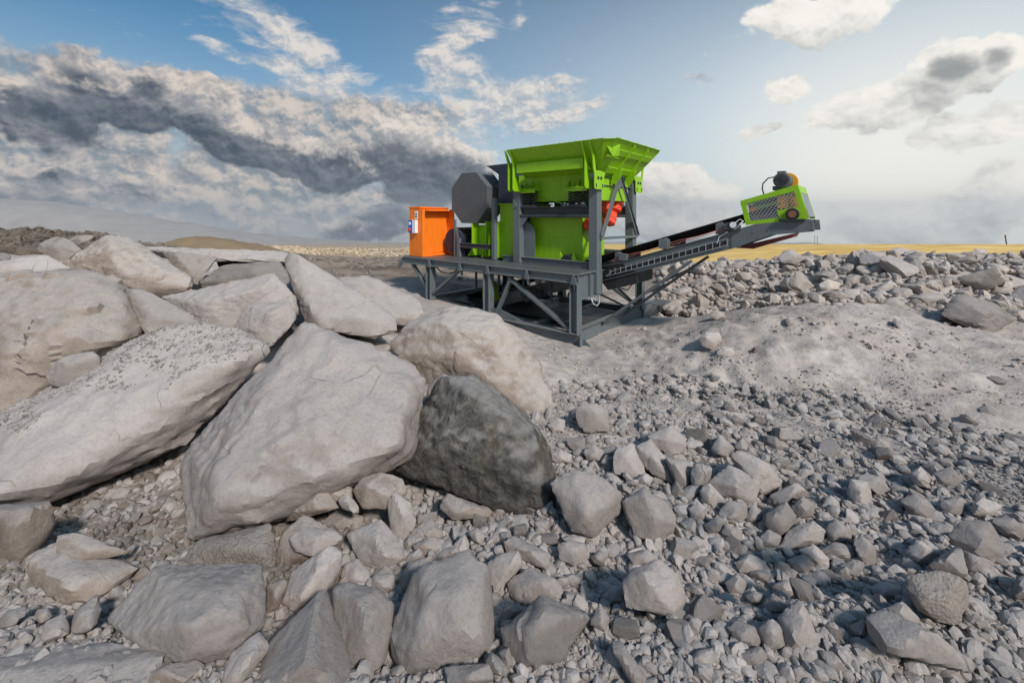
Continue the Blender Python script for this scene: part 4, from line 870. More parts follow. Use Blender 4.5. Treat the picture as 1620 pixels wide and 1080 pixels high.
# ------------------------------------------------------------------ the crushing plant; local x = back right, y = back left, z = up, in metres
class MB:
    def __init__(s): s.v = []; s.f = []; s.mi = []; s.m = 0
    def add(s, V, F):
        o = len(s.v); s.v += [tuple(q) for q in V]; s.f += [tuple(i+o for i in f) for f in F]; s.mi += [s.m]*len(F); return s
    def box(s, x0, x1, y0, y1, z0, z1):
        V = [(x, y, z) for x in (x0, x1) for y in (y0, y1) for z in (z0, z1)]
        return s.add(V, [(0, 1, 3, 2), (4, 6, 7, 5), (0, 4, 5, 1), (2, 3, 7, 6), (0, 2, 6, 4), (1, 5, 7, 3)])
    def prism(s, pts, axis, a0, a1):
        """extrude a 2D outline; axis x: pts are (y,z); axis y: (x,z); axis z: (x,y)"""
        def P(p, a): return {'x': (a, p[0], p[1]), 'y': (p[0], a, p[1]), 'z': (p[0], p[1], a)}[axis]
        n = len(pts); V = [P(p, a0) for p in pts]+[P(p, a1) for p in pts]
        F = [tuple(range(n)), tuple(range(2*n-1, n-1, -1))]+[(i, i+n, (i+1) % n+n, (i+1) % n) for i in range(n)]
        return s.add(V, F)
    def bar(s, p, q, w, h, up=(0, 0, 1)):
        p, q = Vector(p), Vector(q); d = (q-p).normalized(); u = Vector(up)
        if abs(d.dot(u)) > .98: u = Vector((1, 0, 0))
        a = d.cross(u).normalized(); b = a.cross(d).normalized()
        V = [e+a*(i*w/2)+b*(j*h/2) for e in (p, q) for i, j in ((-1, -1), (1, -1), (1, 1), (-1, 1))]
        return s.add(V, [(3, 2, 1, 0), (4, 5, 6, 7), (0, 1, 5, 4), (1, 2, 6, 5), (2, 3, 7, 6), (3, 0, 4, 7)])
    def ibeam(s, p, q, w, h, t=.018, up=(0, 0, 1)):
        p, q = Vector(p), Vector(q); d = (q-p).normalized(); u = Vector(up)
        if abs(d.dot(u)) > .98: u = Vector((1, 0, 0))
        a = d.cross(u).normalized(); b = a.cross(d).normalized()
        s.bar(p+b*(h/2-t/2), q+b*(h/2-t/2), w, t, b); s.bar(p-b*(h/2-t/2), q-b*(h/2-t/2), w, t, b)
        return s.bar(p, q, t, h-2*t, b)
    def cyl(s, p, q, r, n=20, r2=None, cap=True):
        p, q = Vector(p), Vector(q); d = (q-p).normalized(); u = Vector((0, 0, 1)) if abs(d.z) < .9 else Vector((1, 0, 0))
        a = d.cross(u).normalized(); b = a.cross(d); r2 = r if r2 is None else r2
        V = [p+(a*math.cos(k*2*math.pi/n)+b*math.sin(k*2*math.pi/n))*r for k in range(n)]+[q+(a*math.cos(k*2*math.pi/n)+b*math.sin(k*2*math.pi/n))*r2 for k in range(n)]
        F = [(i, (i+1) % n, (i+1) % n+n, i+n) for i in range(n)]
        if cap: F += [tuple(range(n-1, -1, -1)), tuple(range(n, 2*n))]
        return s.add(V, F)
    def tube(s, pts, r, n=8):
        pts = [Vector(p) for p in pts]; V = []; F = []; m = len(pts); a = None
        for i, p in enumerate(pts):
            d = (pts[min(i+1, m-1)]-pts[max(i-1, 0)]).normalized()
            if a is None: a = d.orthogonal().normalized()
            a = (a-d*a.dot(d)).normalized(); b = d.cross(a)
            V += [p+(a*math.cos(k*2*math.pi/n)+b*math.sin(k*2*math.pi/n))*r for k in range(n)]
        for i in range(m-1):
            F += [(i*n+k, i*n+(k+1) % n, (i+1)*n+(k+1) % n, (i+1)*n+k) for k in range(n)]
        F += [tuple(range(n-1, -1, -1)), tuple(range((m-1)*n, m*n))]
        return s.add(V, F)
    def quad(s, a, b, c, d, t=.02):
        a, b, c, d = map(Vector, (a, b, c, d)); n = (b-a).cross(c-a).normalized()*t
        return s.add([a, b, c, d, a+n, b+n, c+n, d+n], [(3, 2, 1, 0), (4, 5, 6, 7), (0, 1, 5, 4), (1, 2, 6, 5), (2, 3, 7, 6), (3, 0, 4, 7)])
    def bolts(s, pts, n, r=.018, l=.02):
        n = Vector(n)
        for p in pts: s.cyl(Vector(p), Vector(p)+n*l, r, 6)
        return s
    def build(s, name, mat, parent=None, bevel=.006, smooth=False):
        me = bpy.data.meshes.new(name); me.from_pydata(s.v, [], s.f); me.update()
        bm = bmesh.new(); bm.from_mesh(me); bmesh.ops.recalc_face_normals(bm, faces=bm.faces)
        bm.to_mesh(me); bm.free()
        for i, k in enumerate(s.mi): me.polygons[i].material_index = k
        if smooth: me.polygons.foreach_set('use_smooth', [True]*len(me.polygons))
        o = link(name, me, mat, parent)
        if bevel:
            b = o.modifiers.new('bevel', 'BEVEL'); b.width = bevel; b.segments = 2; b.limit_method = 'ANGLE'; b.angle_limit = R(50)
        return o
plant = bpy.data.objects.new('crushing_plant', None); COL.objects.link(plant)
plant.location = (1.65, 11.0, .02); plant.rotation_euler = (0, 0, R(50))
tag(plant, "lime green and slate grey stone crushing plant with an orange cabinet and a rising conveyor", "crusher")
S = M['steel']; SD = M['steel_dk']
# -- base frame
b = MB(); W4 = 4.0
b.ibeam((0, -.12, .17), (0, 6.5, .17), .24, .34); b.ibeam((W4, -.1, .17), (W4, 6.5, .17), .24, .34)
b.ibeam((.13, 0, .24), (4.9, 0, .24), .20, .44); b.ibeam((.13, 6.3, .24), (3.87, 6.3, .24), .20, .44)
for y in (1.6, 3.1, 4.6): b.ibeam((.13, y, .17), (3.87, y, .17), .16, .28)
b.prism([(-.16, 0), (.16, 0), (.45, -.0), (.14, .02), (.14, .34), (-.16, .34)], 'y', -.20, -.185)
b.quad((-.14, -.13, .0), (-.14, -.55, .02), (.12, -.55, .02), (.12, -.13, .0), .02)
b.prism([(-.12, .02), (-.52, .02), (-.12, .32)], 'x', -.008, .008)
b.build('base_frame', S, plant)
b = MB(); b.box(4.9, 6.0, -.28, .30, .02, .30); b.box(4.6, 6.15, -.42, .5, -.02, .018); b.prism([(4.2, .02), (4.9, .02), (4.9, .28)], 'y', -.2, .2)
b.box(4.95, 5.9, -.30, -.28, .06, .26); b.build('skid_foot', SD, plant)
# black tray added to darken the space under the crusher
b = MB(); b.box(.9, 3.1, .4, 6.0, .30, .33); b.build('dark_tray', M['black'], plant)
# -- legs under the platform
for x in (0, W4):
    for y in (.03, 3.08, 5.8):
        l = MB(); l.ibeam((x, y, .34), (x, y, 1.63), .24, .24, .02, up=(0, 1, 0)); l.box(x-.14, x+.14, y-.14, y+.14, .34, .355)
        l.bolts([(x-.13, y+d, z) for d in (-.09, .09) for z in (.5, .65, .8, 1.2, 1.35)], (-1, 0, 0), .012, .012)
        l.build('leg', S, plant)
for x, sgn in ((0, 1), (W4, 1)):
    for p, q in (((6.77, 1.60), (5.95, .86)), ((4.35, 1.6), (5.66, .70)), ((2.25, 1.55), (.20, .42)), ((2.2, 1.5), (2.78, .38))):
        l = MB(); l.ibeam((x, p[0], p[1]), (x, q[0], q[1]), .09, .12, .014, up=(1, 0, 0)); l.build('brace', S, plant)
l = MB(); l.prism([(3.1, .34), (2.2, .34), (1.85, .42), (2.6, .60), (2.96, .60)], 'x', -.01, .01); l.build('gusset', S, plant)
# -- platform
b = MB()
b.box(-.06, .93, -.1, 7.25, 1.862, 1.885); b.box(.93, W4+.05, 3.75, 7.25, 1.860, 1.883); b.box(3.1, W4+.05, -.1, 3.75, 1.861, 1.884)
d = b.build('deck_plate', M['deck'], plant, 0)
b = MB()
for x, s_ in ((-.06, 1), (W4+.06, -1)):
    b.box(min(x, x+s_*.015), max(x, x+s_*.015), -.1, 7.25, 1.63, 1.862)
    b.box(min(x-s_*.07, x), max(x-s_*.07, x), -.1, 7.25, 1.63, 1.648); b.box(min(x-s_*.07, x), max(x-s_*.07, x), -.1, 7.25, 1.845, 1.862)
for y in (7.23, 5.0, 3.7, 2.4, 1.1): b.ibeam((0, y, 1.745), (W4, y, 1.745), .1, .22)
b.bolts([(-.076, y, z) for y in (7.15, 7.05) for z in (1.7, 1.78)], (-1, 0, 0), .016)
b.build('platform_frame', S, plant)
for y in (5.70, 4.2, 3.0, 1.51, .0):
    g = MB(); g.prism([(-.06, 1.86), (-.135, 1.80), (-.135, 1.56), (-.09, 1.44), (.0, 1.44), (.0, 1.62), (-.06, 1.62)], 'y', y-.012, y+.012)
    g.prism([(y-.10, 1.60), (y+.10, 1.60), (y+.03, 1.86), (y-.03, 1.86)], 'x', -.155, -.137)
    g.bolts([(-.155, y, 1.66), (-.155, y, 1.75)], (-1, 0, 0), .014); g.build('gusset', S, plant, .003)
g = MB(); g.prism([(7.25, 1.86), (7.55, 1.58), (7.62, 1.46), (7.5, 1.40), (7.38, 1.50), (7.25, 1.62)], 'x', -.07, -.05); g.bolts([(-.07, 7.52, 1.5), (-.07, 7.32, 1.68), (-.07, 7.32, 1.8)], (-1, 0, 0), .022); g.build('end_bracket', S, plant)
# deep end girder between the corner leg and the column
b = MB(); b.box(.02, 1.3, -.02, .0, 1.22, 1.84); b.box(.02, 1.3, -.10, .08, 1.20, 1.222); b.box(.02, 1.3, -.10, -.02, 1.838, 1.858)
b.box(.55, .57, -.10, -.02, 1.222, 1.838); b.box(1.18, 1.2, -.10, -.02, 1.222, 1.838); b.bolts([(x, -.02, z) for x in (.66, 1.08) for z in (1.3, 1.5, 1.7)], (0, -1, 0), .016)
b.build('end_girder', S, plant)
b = MB(); b.box(.96, .99, .12, 3.35, 1.886, 2.06); b.box(.90, 1.06, .12, 3.35, 2.06, 2.075); b.build('toe_beam', S, plant)
# -- columns and upper frame
for x, y, z1 in ((.97, 0, 4.5), (3.22, 0, 4.5), (.97, 2.68, 4.3), (3.22, 2.68, 4.3)):
    l = MB(); l.box(x-.13, x+.13, y-.13, y+.13, 1.24 if y == 0 else 1.886, z1); l.build('column', S, plant, .012)
for x in (.97, 3.22):
    l = MB(); l.ibeam((x, .13, 3.45), (x, 2.55, 3.45), .22, .32); l.box(x-.13, x-.11, .13, 2.55, 3.31, 3.38)
    l.bolts([(x-.14, y, 3.34) for y in (.5, 1.2, 2.0)], (-1, 0, 0), .018); l.build('spring_beam', S if x > 3 else SD, plant)
b = MB(); b.prism([(2.55, 3.29), (2.25, 3.29), (2.55, 2.95)], 'x', .86, .88); b.prism([(2.81, 3.55), (2.81, 3.95), (2.62, 3.62)], 'x', .82, .84)
b.prism([(2.55, 3.28), (2.12, 2.95), (2.12, 1.9), (2.55, 1.9)], 'x', 1.05, 1.07); b.build('gusset', S, plant)
b = MB(); b.ibeam((1.1, 0, 4.33), (3.09, 0, 4.33), .16, .26); b.ibeam((1.1, 2.68, 3.4), (3.09, 2.68, 3.4), .16, .24); b.build('cross_beam', S, plant)
for p, q in (((2.07, 4.5), (1.0, 2.80)), ((2.12, 4.5), (3.32, 2.74))):
    l = MB(); l.bar((p[0], -.17, p[1]), (q[0], -.17, q[1]), .10, .012, up=(0, 1, 0)); l.bar((p[0]+.045, -.20, p[1]), (q[0]+.045, -.20, q[1]), .012, .07, up=(0, 1, 0)); l.build('end_brace', S, plant, .003)
l = MB(); l.bar((.98, -.16, 2.74), (3.34, -.16, 2.70), .07, .07); l.build('tie_bar', S, plant, .003)
l = MB(); l.prism([(1.9, 4.42), (2.3, 4.42), (2.3, 4.2), (2.1, 4.15), (1.9, 4.2)], 'y', -.165, -.15); l.build('gusset', S, plant)
# -- springs
for x in (1.02, 3.2):
    for y in (2.36, 2.13, .78, .55, .32):
        pts = [(x+.095*math.cos(t*.5236), y+.095*math.sin(t*.5236), 3.63+.46*t/72) for t in range(73)]
        l = MB(); l.tube(pts, .019, 6); l.build('spring', M['black'], plant, 0, True)
for x, y0, y1 in ((1.02, 1.98, 2.56), (1.02, .2, .95), (3.2, 1.98, 2.56), (3.2, .2, .95)):
    l = MB(); l.box(x-.16, x+.2, y0, y1, 4.10, 4.125); l.box(x-.16, x-.14, y0, y1, 4.04, 4.16)
    for yy in (y0+.05, (y0+y1)/2, y1-.05): l.prism([(x-.15, 4.125), (x+.14, 4.125), (x+.14, 4.42)], 'y', yy-.01, yy+.01)
    l.build('spring_seat', M['green'], plant, .003)
    l = MB(); l.box(x-.15, x+.15, y0+.03, y1-.03, 3.612, 3.66); l.build('spring_base', SD, plant, .003)
# -- feeder body and hopper
b = MB(); b.prism([(1.22, 3.78), (2.98, 3.78), (2.98, 4.62), (1.22, 4.62)], 'y', -.02, 2.9)
b.bolts([(1.22, y, 4.38) for y in (1.9, 1.5, 1.3)], (-1, 0, 0), .022); b.bar((1.20, 2.3, 4.0), (1.20, 1.25, 3.72), .05, .03); b.build('feeder_body', M['green'], plant)
b = MB(); x0, x1, y0, y1 = .30, 3.62, -.78, 2.62; zt = 5.30
# side flare, upright web, ledge, underside (left); mirrored on the far side
for mx in (0, 1):
    f = (lambda x: x) if not mx else (lambda x: 4.0-x)
    b.quad((f(x0), -.62, zt), (f(x0), y1, zt), (f(.64), y1, 4.90), (f(.64), -.12, 4.90), .02 if mx else -.02)
    b.quad((f(.64), -.12, 4.90), (f(.64), y1, 4.90), (f(1.22), y1, 4.52), (f(1.22), .0, 4.52), .02 if mx else -.02)
    b.box(min(f(x0-.03), f(x0+.05)), max(f(x0-.03), f(x0+.05)), -.62, y1, zt, zt+.018)
    b.prism([(f(.63), 4.93), (f(.50), 4.90), (f(.50), 4.62), (f(.98), 4.62)], 'y', .10, 2.40)
    b.bolts([(f(x0), y, zt-.0) for y in (-.3, .2, .7, 1.2, 1.7, 2.2)], (0, 0, 1), .03, .035)
    b.bolts([(f(.60), y, 4.95) for y in (0, .5, 1.0, 1.5, 2.1)], (-1 if not mx else 1, 0, 0), .02)
# end flare
b.quad((.62, -.80, zt+.03), (3.50, -.80, zt+.03), (3.02, -.12, 4.50), (1.0, -.12, 4.50), .02)
b.box(.62, 3.50, -.84, -.76, zt+.03, zt+.048)
# mitred corners
for mx in (0, 1):
    f = (lambda x: x) if not mx else (lambda x: 4.12-x)
    b.quad((f(.30), -.62, zt), (f(.62), -.80, zt+.03), (f(1.0), -.12, 4.50), (f(.64), -.12, 4.90), .02)
b.bolts([(x, -.80, zt+.04) for x in (.8, 1.3, 1.9, 2.5, 3.1)], (0, 0, 1), .03, .035)
hop = b.build('hopper', M['green'], plant, .004)
# stiffeners on the end flare
b = MB()
def fl(z): k = (z-4.50)/(zt+.03-4.50); return -.12-.68*k
for z, xa, xb in ((5.03, 1.02, 3.32), (4.60, 1.05, 2.98)):
    b.quad((xa, fl(z+.07)-.05, z+.07), (xb, fl(z+.07)-.05, z+.07), (xb, fl(z-.07)-.05, z-.07), (xa, fl(z-.07)-.05, z-.07), .04)
b.build('stiffener', M['green'], hop, .003)
for x in (1.72, 2.62):
    l = MB(); l.prism([(-.80, 5.31), (-.84, 5.20), (-.66, 5.08), (-.64, 4.98), (-.50, 4.85), (-.42, 4.70), (-.40, 4.45), (-.22, 4.22), (-.12, 4.30), (-.12, 4.50)], 'x', x-.012, x+.012); l.build('rib', M['green'], hop, .003)
l = MB(); l.quad((.55, -.56, 5.17), (.98, -.74, 5.22), (1.05, -.66, 4.93), (.78, -.62, 4.90), .03); l.quad((.62, -.55, 4.92), (1.05, -.66, 4.86), (1.05, -.60, 4.83), (.62, -.50, 4.88), .02); l.build('corner_bracket', M['green'], hop, .003)
def bracket(y, f=lambda x: x, wide=False):
    l = MB(); xs = [(.26, 5.30), (.34, 5.30), (.56, 4.92), (.60, 4.70), (.64, 4.55), (.70, 4.42), (.98, 4.42), (1.06, 4.54), (1.18, 4.40), (1.06, 4.22), (1.06, 3.95), (1.02, 3.92), (.60, 3.92), (.56, 3.96), (.56, 4.30), (.50, 4.60), (.46, 4.90)] if wide else \
        [(.26, 5.30), (.34, 5.30), (.58, 4.90), (.58, 4.58), (.66, 4.40), (.86, 4.14), (.86, 4.02), (.50, 4.02), (.44, 4.08), (.44, 4.86)]
    l.prism([(f(a), b_+(.14 if wide else .06)*(b_ < 4.5)) for a, b_ in xs], 'y', y-.014, y+.014)
    o = l.build('bracket', M['green'], hop, .004)
    h = MB()
    if wide:
        for cx in (.74, .90): h.cyl((f(cx), y-.030, 4.36), (f(cx), y-.0142, 4.36), .045, 14)
        for cx in (.64, .98): h.bar((f(cx), y-.018, 4.11), (f(cx), y-.018, 4.21), .03, .02, (0, 1, 0))
        h.build('bolt_hole', M['black'], hop, 0)
for y in (2.50, 2.68): bracket(y)
bracket(.02); bracket(-.20, wide=True)
bracket(-.20, lambda x: 4.18-x, True)
# black rear chute behind the hopper
b = MB(); b.box(1.2, 3.0, 2.95, 3.75, 3.70, 4.72); b.quad((1.2, 3.75, 4.72), (3.0, 3.75, 4.72), (3.0, 4.30, 5.04), (1.2, 4.30, 5.04), .02)
b.quad((1.2, 2.9, 4.72), (1.2, 3.75, 4.72), (1.2, 4.30, 5.04), (1.2, 2.9, 5.06), .02); b.build('rear_chute', M['navy'], plant)
# -- crusher
b = MB(); b.prism([(1.3, .62), (1.3, 2.50), (2.95, 2.50), (2.95, .95), (2.65, .62)], 'z', 2.0, 3.55); cb = b.build('crusher_body', M['green'], plant, .01)
b = MB()
b.box(1.22, 2.95, 2.86, 3.70, 1.95, 3.70); b.box(1.12, 3.0, 2.80, 3.8, 3.70, 3.74); b.box(1.4, 2.9, 3.70, 5.1, 1.95, 3.0)
b.build('rear_body', M['green'], cb, .006)
for y in (4.9, 4.25, 3.72, 2.9): l = MB(); l.box(1.10, 1.42, y-.02, y+.02, 1.95, 3.15); l.prism([(1.42, 1.95), (1.02, 1.95), (1.42, 2.5)], 'y', y+.08, y+.11); l.build('rib', M['green'], cb, .003)
l = MB(); l.box(1.22, 1.30, 2.50, 2.86, 1.95, 3.4); l.build('gap_shade_plate', M['black'], cb)  # black plate painted in as the shade between the two bodies
l = MB(); l.box(1.20, 1.29, 2.42, 2.47, 1.98, 2.9)
for z in (2.05, 2.65): l.box(1.16, 1.22, 2.30, 2.46, z, z+.08)
for y in (.75, 1.2): l.prism([(y-.12, 2.0), (y+.12, 2.0), (y+.04, 2.28)], 'x', 1.10, 1.14)
l.box(1.29, 1.30, .9, 2.44, 2.68, 2.69); l.build('hinge_lug', M['green'], cb, .003)
l = MB(); l.cyl((1.08, 1.0, 2.02), (1.3, 1.0, 2.02), .2, 20); l.build('pivot_cap', M['black'], cb)
# flywheel guard
cy, cz, rr_ = 5.06, 3.96, .96
oct_ = [(cy+rr_*math.cos(R(22.5+45*k)), cz+rr_*math.sin(R(22.5+45*k))) for k in range(8)]
b = MB(); b.prism(oct_, 'x', 1.10, 1.90); b.prism([(cy+(p[0]-cy)*1.03, cz+(p[1]-cz)*1.03) for p in oct_], 'x', 1.86, 1.93)
b.bolts([(1.86, cy+(p[0]-cy)*1.0, cz+(p[1]-cz)*1.0) for p in oct_], (-1, 0, 0), .022, .02); b.build('flywheel_guard', M['guard'], plant, .012)
b = MB(); b.box(.90, 1.04, 3.64, 3.80, 1.886, 3.92); b.build('guard_post', S, plant, .02)
b = MB(); b.box(.92, 1.04, 5.36, 5.50, 1.886, 2.55); b.prism([(5.36, 2.55), (5.50, 2.55), (5.50, 2.95)], 'x', .92, .94); b.box(.94, 1.02, 5.6, 5.66, 1.886, 3.2); b.build('guard_post', S, plant, .006)
b = MB(); b.ibeam((.98, 3.80, 2.30), (.98, 5.36, 2.30), .1, .16); b.build('guard_rail', SD, plant, .003)
# electric motor of the crusher
b = MB(); b.cyl((1.15, 5.78, 2.42), (2.3, 5.78, 2.42), .40, 28); b.cyl((1.02, 5.78, 2.42), (1.15, 5.78, 2.42), .45, 28); b.cyl((1.3, 5.2, 2.2), (1.9, 5.2, 2.2), .26, 20)
b.box(1.3, 2.2, 5.5, 6.1, 1.886, 2.06); b.box(1.4, 2.1, 5.55, 6.0, 2.8, 2.9); mo = b.build('drive_motor', M['navy'], plant, .006)
b = MB()
for k in range(14): x = 1.25+k*.07; b.cyl((x, 5.78, 2.42), (x+.012, 5.78, 2.42), .425, 24)
b.build('cooling_fin', M['black'], mo, 0)
# red orange vibrator motors under the feeder end
for (p, q, r) in (((2.12, .28, 4.0), (1.98, .28, 3.52), .22), ((2.82, .28, 4.02), (2.60, .28, 3.50), .25), ((2.45, .28, 3.42), (2.28, .28, 3.12), .20), ((1.30, .38, 3.16), (1.62, .38, 2.98), .19)):
    p, q = Vector(p), Vector(q); d = (q-p).normalized(); l = MB(); l.cyl(p, q, r, 8); l.cyl(p-d*.05, p, r*.6, 8, r); l.cyl(q, q+d*.05, r, 8, r*.6); m_ = (p+q)/2; l.cyl(m_-d*.02, m_+d*.02, r*1.08, 8); l.build('vibrator_motor', M['red'], plant, .01)
b = MB(); b.box(1.3, 2.9, .25, .5, 3.60, 3.80); b.build('motor_beam', M['green'], plant)
# -- orange cabinet
O = M['orange']; b = MB()
b.box(.05, 1.36, 6.46, 7.04, 1.89, 3.60); b.prism([(.03, 3.60), (1.38, 3.60), (1.38, 3.63), (.03, 3.66)], 'y', 6.42, 7.08)
b.box(.05, .16, 6.30, 6.46, 1.89, 3.56); b.prism([(6.05, 2.45), (6.12, 3.48), (6.46, 3.56), (6.46, 1.89), (5.85, 1.89)], 'x', 1.34, 1.38)
b.box(.16, 1.40, 6.12, 6.46, 3.50, 3.56); b.box(.16, 1.36, 6.40, 6.46, 3.40, 3.43)
b.prism([(.16, 1.89), (.75, 1.89), (.16, 2.20)], 'y', 6.40, 6.42); b.box(.16, 1.34, 6.34, 6.46, 1.89, 1.95)
b.prism([(1.38, 2.28), (1.38, 1.89), (1.75, 1.89)], 'y', 6.44, 6.46)
b.box(.16, .62, 6.30, 6.36, 1.888, 1.90)
cab = b.build('control_cabinet', O, plant, .008)
l = MB(); l.box(.26, 1.28, 6.435, 6.459, 2.0, 3.36); l.build('door', O, cab, .004)
l = MB(); l.box(-.075, .05, 6.55, 6.93, 2.72, 3.18); l.build('switch_box', M['white'], cab, .01)
l = MB(); l.box(-.082, -.075, 6.72, 6.93, 2.72, 3.18); l.build('switch_box_cover', M['blue'], cab, .002)
l = MB(); l.cyl((-.10, 6.84, 3.06), (-.082, 6.84, 3.06), .06, 16); l.build('socket', M['white'], cab, 0)
l = MB(); l.cyl((-.13, 6.86, 2.84), (-.082, 6.86, 2.84), .065, 16); l.build('stop_button', M['red'], cab, 0)
l = MB(); l.box(.040, .05, 6.56, 6.72, 3.22, 3.50); l.m = 1; l.box(.036, .0399, 6.59, 6.69, 3.36, 3.41); l.box(.036, .0399, 6.59, 6.69, 3.27, 3.33); l.build('notice_label', [M['white'], M['steel']], cab, 0)
l = MB(); l.m = 0
for z in (2.2, 3.2): l.cyl((1.30, 6.40, z), (1.30, 6.40, z+.1), .02, 8)
l.build('hinge', O, cab, 0)
# -- conveyor: runs in -y, rising
def zt_(y): return 1.93-.325*y
XA, XB = 1.42, 2.74; cdir = Vector((0, -1, .325)).normalized()
b = MB()
for x, s_ in ((XA, -1), (XB, 1)):
    a0, a1 = 5.6, -3.5
    for (hh, off, w, t) in ((.40, 0, .015, 0),):
        b.quad((x, a0, zt_(a0)-.40), (x, a1, zt_(a1)-.40), (x, a1, zt_(a1)), (x, a0, zt_(a0)), .015)
    b.bar((x+s_*.03, a0, zt_(a0)-.0), (x+s_*.03, a1, zt_(a1)-.0), .08, .014, (0, .325, 1)); b.bar((x+s_*.03, a0, zt_(a0)-.40), (x+s_*.03, a1, zt_(a1)-.40), .08, .014, (0, .325, 1))
    b.prism([(-3.3, zt_(-3.3)-.41), (-3.3, zt_(-3.3)+.005), (-3.62, 3.12), (-4.1, 3.28), (-4.86, 3.27), (-4.88, 3.04), (-4.1, 2.94)], 'x', x-.02*(s_ < 0)-.013, x+.02*(s_ > 0)+.013)
for y in (-.6, -1.8, -3.0, .8, 2.4, 4.0): b.bar((XA, y, zt_(y)-.3), (XB, y, zt_(y)-.3), .08, .08)
b.bolts([(XA-.012, y, zt_(y)-d) for y, d in ((-3.25, .2), (-3.75, .16), (-4.05, .2), (-4.4, .25), (-4.6, .4), (-4.85, .42), (-4.25, .2))], (-1, 0, 0), .03, .03)
con = b.build('conveyor', S, plant, .003)
b = MB()  # troughed belt
ys = np.linspace(5.6, -4.3, 60)
for i in range(59):
    ya, yb = ys[i], ys[i+1]
    for (xa, za, xb, zb) in ((XA+.03, .31, XA+.36, .15), (XA+.36, .15, XB-.36, .15), (XB-.36, .15, XB-.03, .31)):
        b.quad((xa, ya, zt_(ya)+za), (xa, yb, zt_(yb)+za), (xb, yb, zt_(yb)+zb), (xb, ya, zt_(ya)+zb), .012)
b.quad((XA+.15, 5.4, zt_(5.4)-.22), (XA+.15, -4.2, zt_(-4.2)-.3), (XB-.15, -4.2, zt_(-4.2)-.3), (XB-.15, 5.4, zt_(5.4)-.22), .012)
b.build('belt', M['rubber'], con, 0)
for y in (-.45, -1.75, -3.05, .9, 2.3, 3.7):
    b = MB()
    for x in (XA+.05, XB-.05): b.box(x-.03, x+.03, y-.10, y+.10, zt_(y), zt_(y)+.26)
    b.cyl((XA+.4, y, zt_(y)+.10), (XB-.4, y, zt_(y)+.10), .06, 12); b.cyl((XA+.05, y, zt_(y)+.28), (XA+.4, y, zt_(y)+.10), .055, 12); b.cyl((XB-.05, y, zt_(y)+.28), (XB-.4, y, zt_(y)+.10), .055, 12)
    b.build('idler', S, con, .003)
b = MB(); b.box(XA-.10, XA+.04, -1.85, -1.62, zt_(-1.75)+.02, zt_(-1.75)+.26); b.build('pull_cord_switch', S, con)
b = MB(); b.box(XA-.10, XA+.02, -.75, -.52, zt_(-.6)+.02, zt_(-.6)+.2); b.build('pull_cord_switch', S, con)
b = MB(); b.tube([(XA-.05, y, zt_(y)+.13-.03*math.sin((y+3.3)*math.pi/1.3)**2) for y in np.linspace(-.3, -3.3, 30)], .008, 6); b.tube([(XA-.05, y, zt_(y)+.07) for y in np.linspace(-.3, -3.3, 12)], .007, 6); b.build('pull_cord', M['pink'], con, 0)
# wire cable ladder on the side
b = MB(); la, lb = -.12, -3.22
def zl(y): return 1.705-.325*y
for d in (0, .155): b.bar((XA-.06, la-(d*.9), zl(la)-.075+d*1.0), (XA-.06, lb, zl(lb)-.075+d), .014, .014)
for k in range(20):
    y = la-.12+(lb-la+.12)*k/19; b.bar((XA-.06, y, zl(y)-.08), (XA-.06, y, zl(y)+.08), .013, .013); b.bar((XA-.06, y, zl(y)-.075), (XA-.012, y, zl(y)-.075), .012, .012)
b.bar((XA-.06, la, zl(la)-.07), (XA-.06, la-.3, zl(la-.3)+.07), .014, .014); b.build('cable_ladder', M['zinc'], con, 0)
b = MB()
for d in (-.035, 0, .035): b.tube([(XA-.035, y, zl(y)+d+.012*math.sin(y*7+d*60)) for y in np.linspace(la-.2, lb, 30)], .013, 6)
b.build('cable', M['black'], con, 0)
b = MB(); b.prism([(.06, 1.90), (.06, 1.52), (-.16, 1.28), (-1.0, 1.55), (-1.0, 1.85), (-.6, 2.05)], 'x', XA-.02, XB-.25); b.build('tail_chute', M['black'], con)
# struts to the base
for x in (XA-.04, XB+.04):
    l = MB(); l.bar((x, -.02, .36), (x, -2.42, 2.26), .07, .10, (1, 0, 0)); l.build('strut', S, con)
l = MB(); l.bar((XA-.04, -1.32, 1.39), (XB+.04, -1.32, 1.39), .07, .07); l.bar((XA, -1.6, 1.62), (XB, -1.9, 1.86), .05, .05); l.cyl((XA-.08, -.04, .38), (XA-.15, -.04, .38), .07, 8); l.build('strut_tie', SD, con)
l = MB(); l.bar((XA, .3, 1.2), (XB+.4, -.02, .45), .06, .05); l.bar((2.3, 0.1, 1.3), (3.6, .0, .5), .05, .05); l.build('brace', SD, con)
# head guard of expanded metal
gp = [(-3.49, 3.69), (-4.59, 4.02), (-4.79, 3.30), (-3.60, 3.15)]
cxm = Vector((0, sum(p[0] for p in gp)/4, sum(p[1] for p in gp)/4))
def inset(d): return [(cxm.y+(p[0]-cxm.y)*(1-d*1.0), cxm.z+(p[1]-cxm.z)*(1-d*1.9)) for p in gp]
def gpt(u, v):   # u along the guard, v down
    a = Vector(gp[0]).lerp(Vector(gp[1]), u); c = Vector(gp[3]).lerp(Vector(gp[2]), u); q = a.lerp(c, v); return q.x, q.y
b = MB()
for xx in (1.40, 2.76):
    for (u0, v0, u1, v1) in ((0, 0, 1, .15), (0, .15, .09, .86), (.91, .15, 1, 1.0), (0, .86, .56, 1.0), (.56, .62, .91, 1.0)):
        P = [gpt(u0, v0), gpt(u1, v0), gpt(u1, v1), gpt(u0, v1)]
        if xx > 2 and u0 == .56: continue
        b.prism(P, 'x', xx-.015, xx+.015)
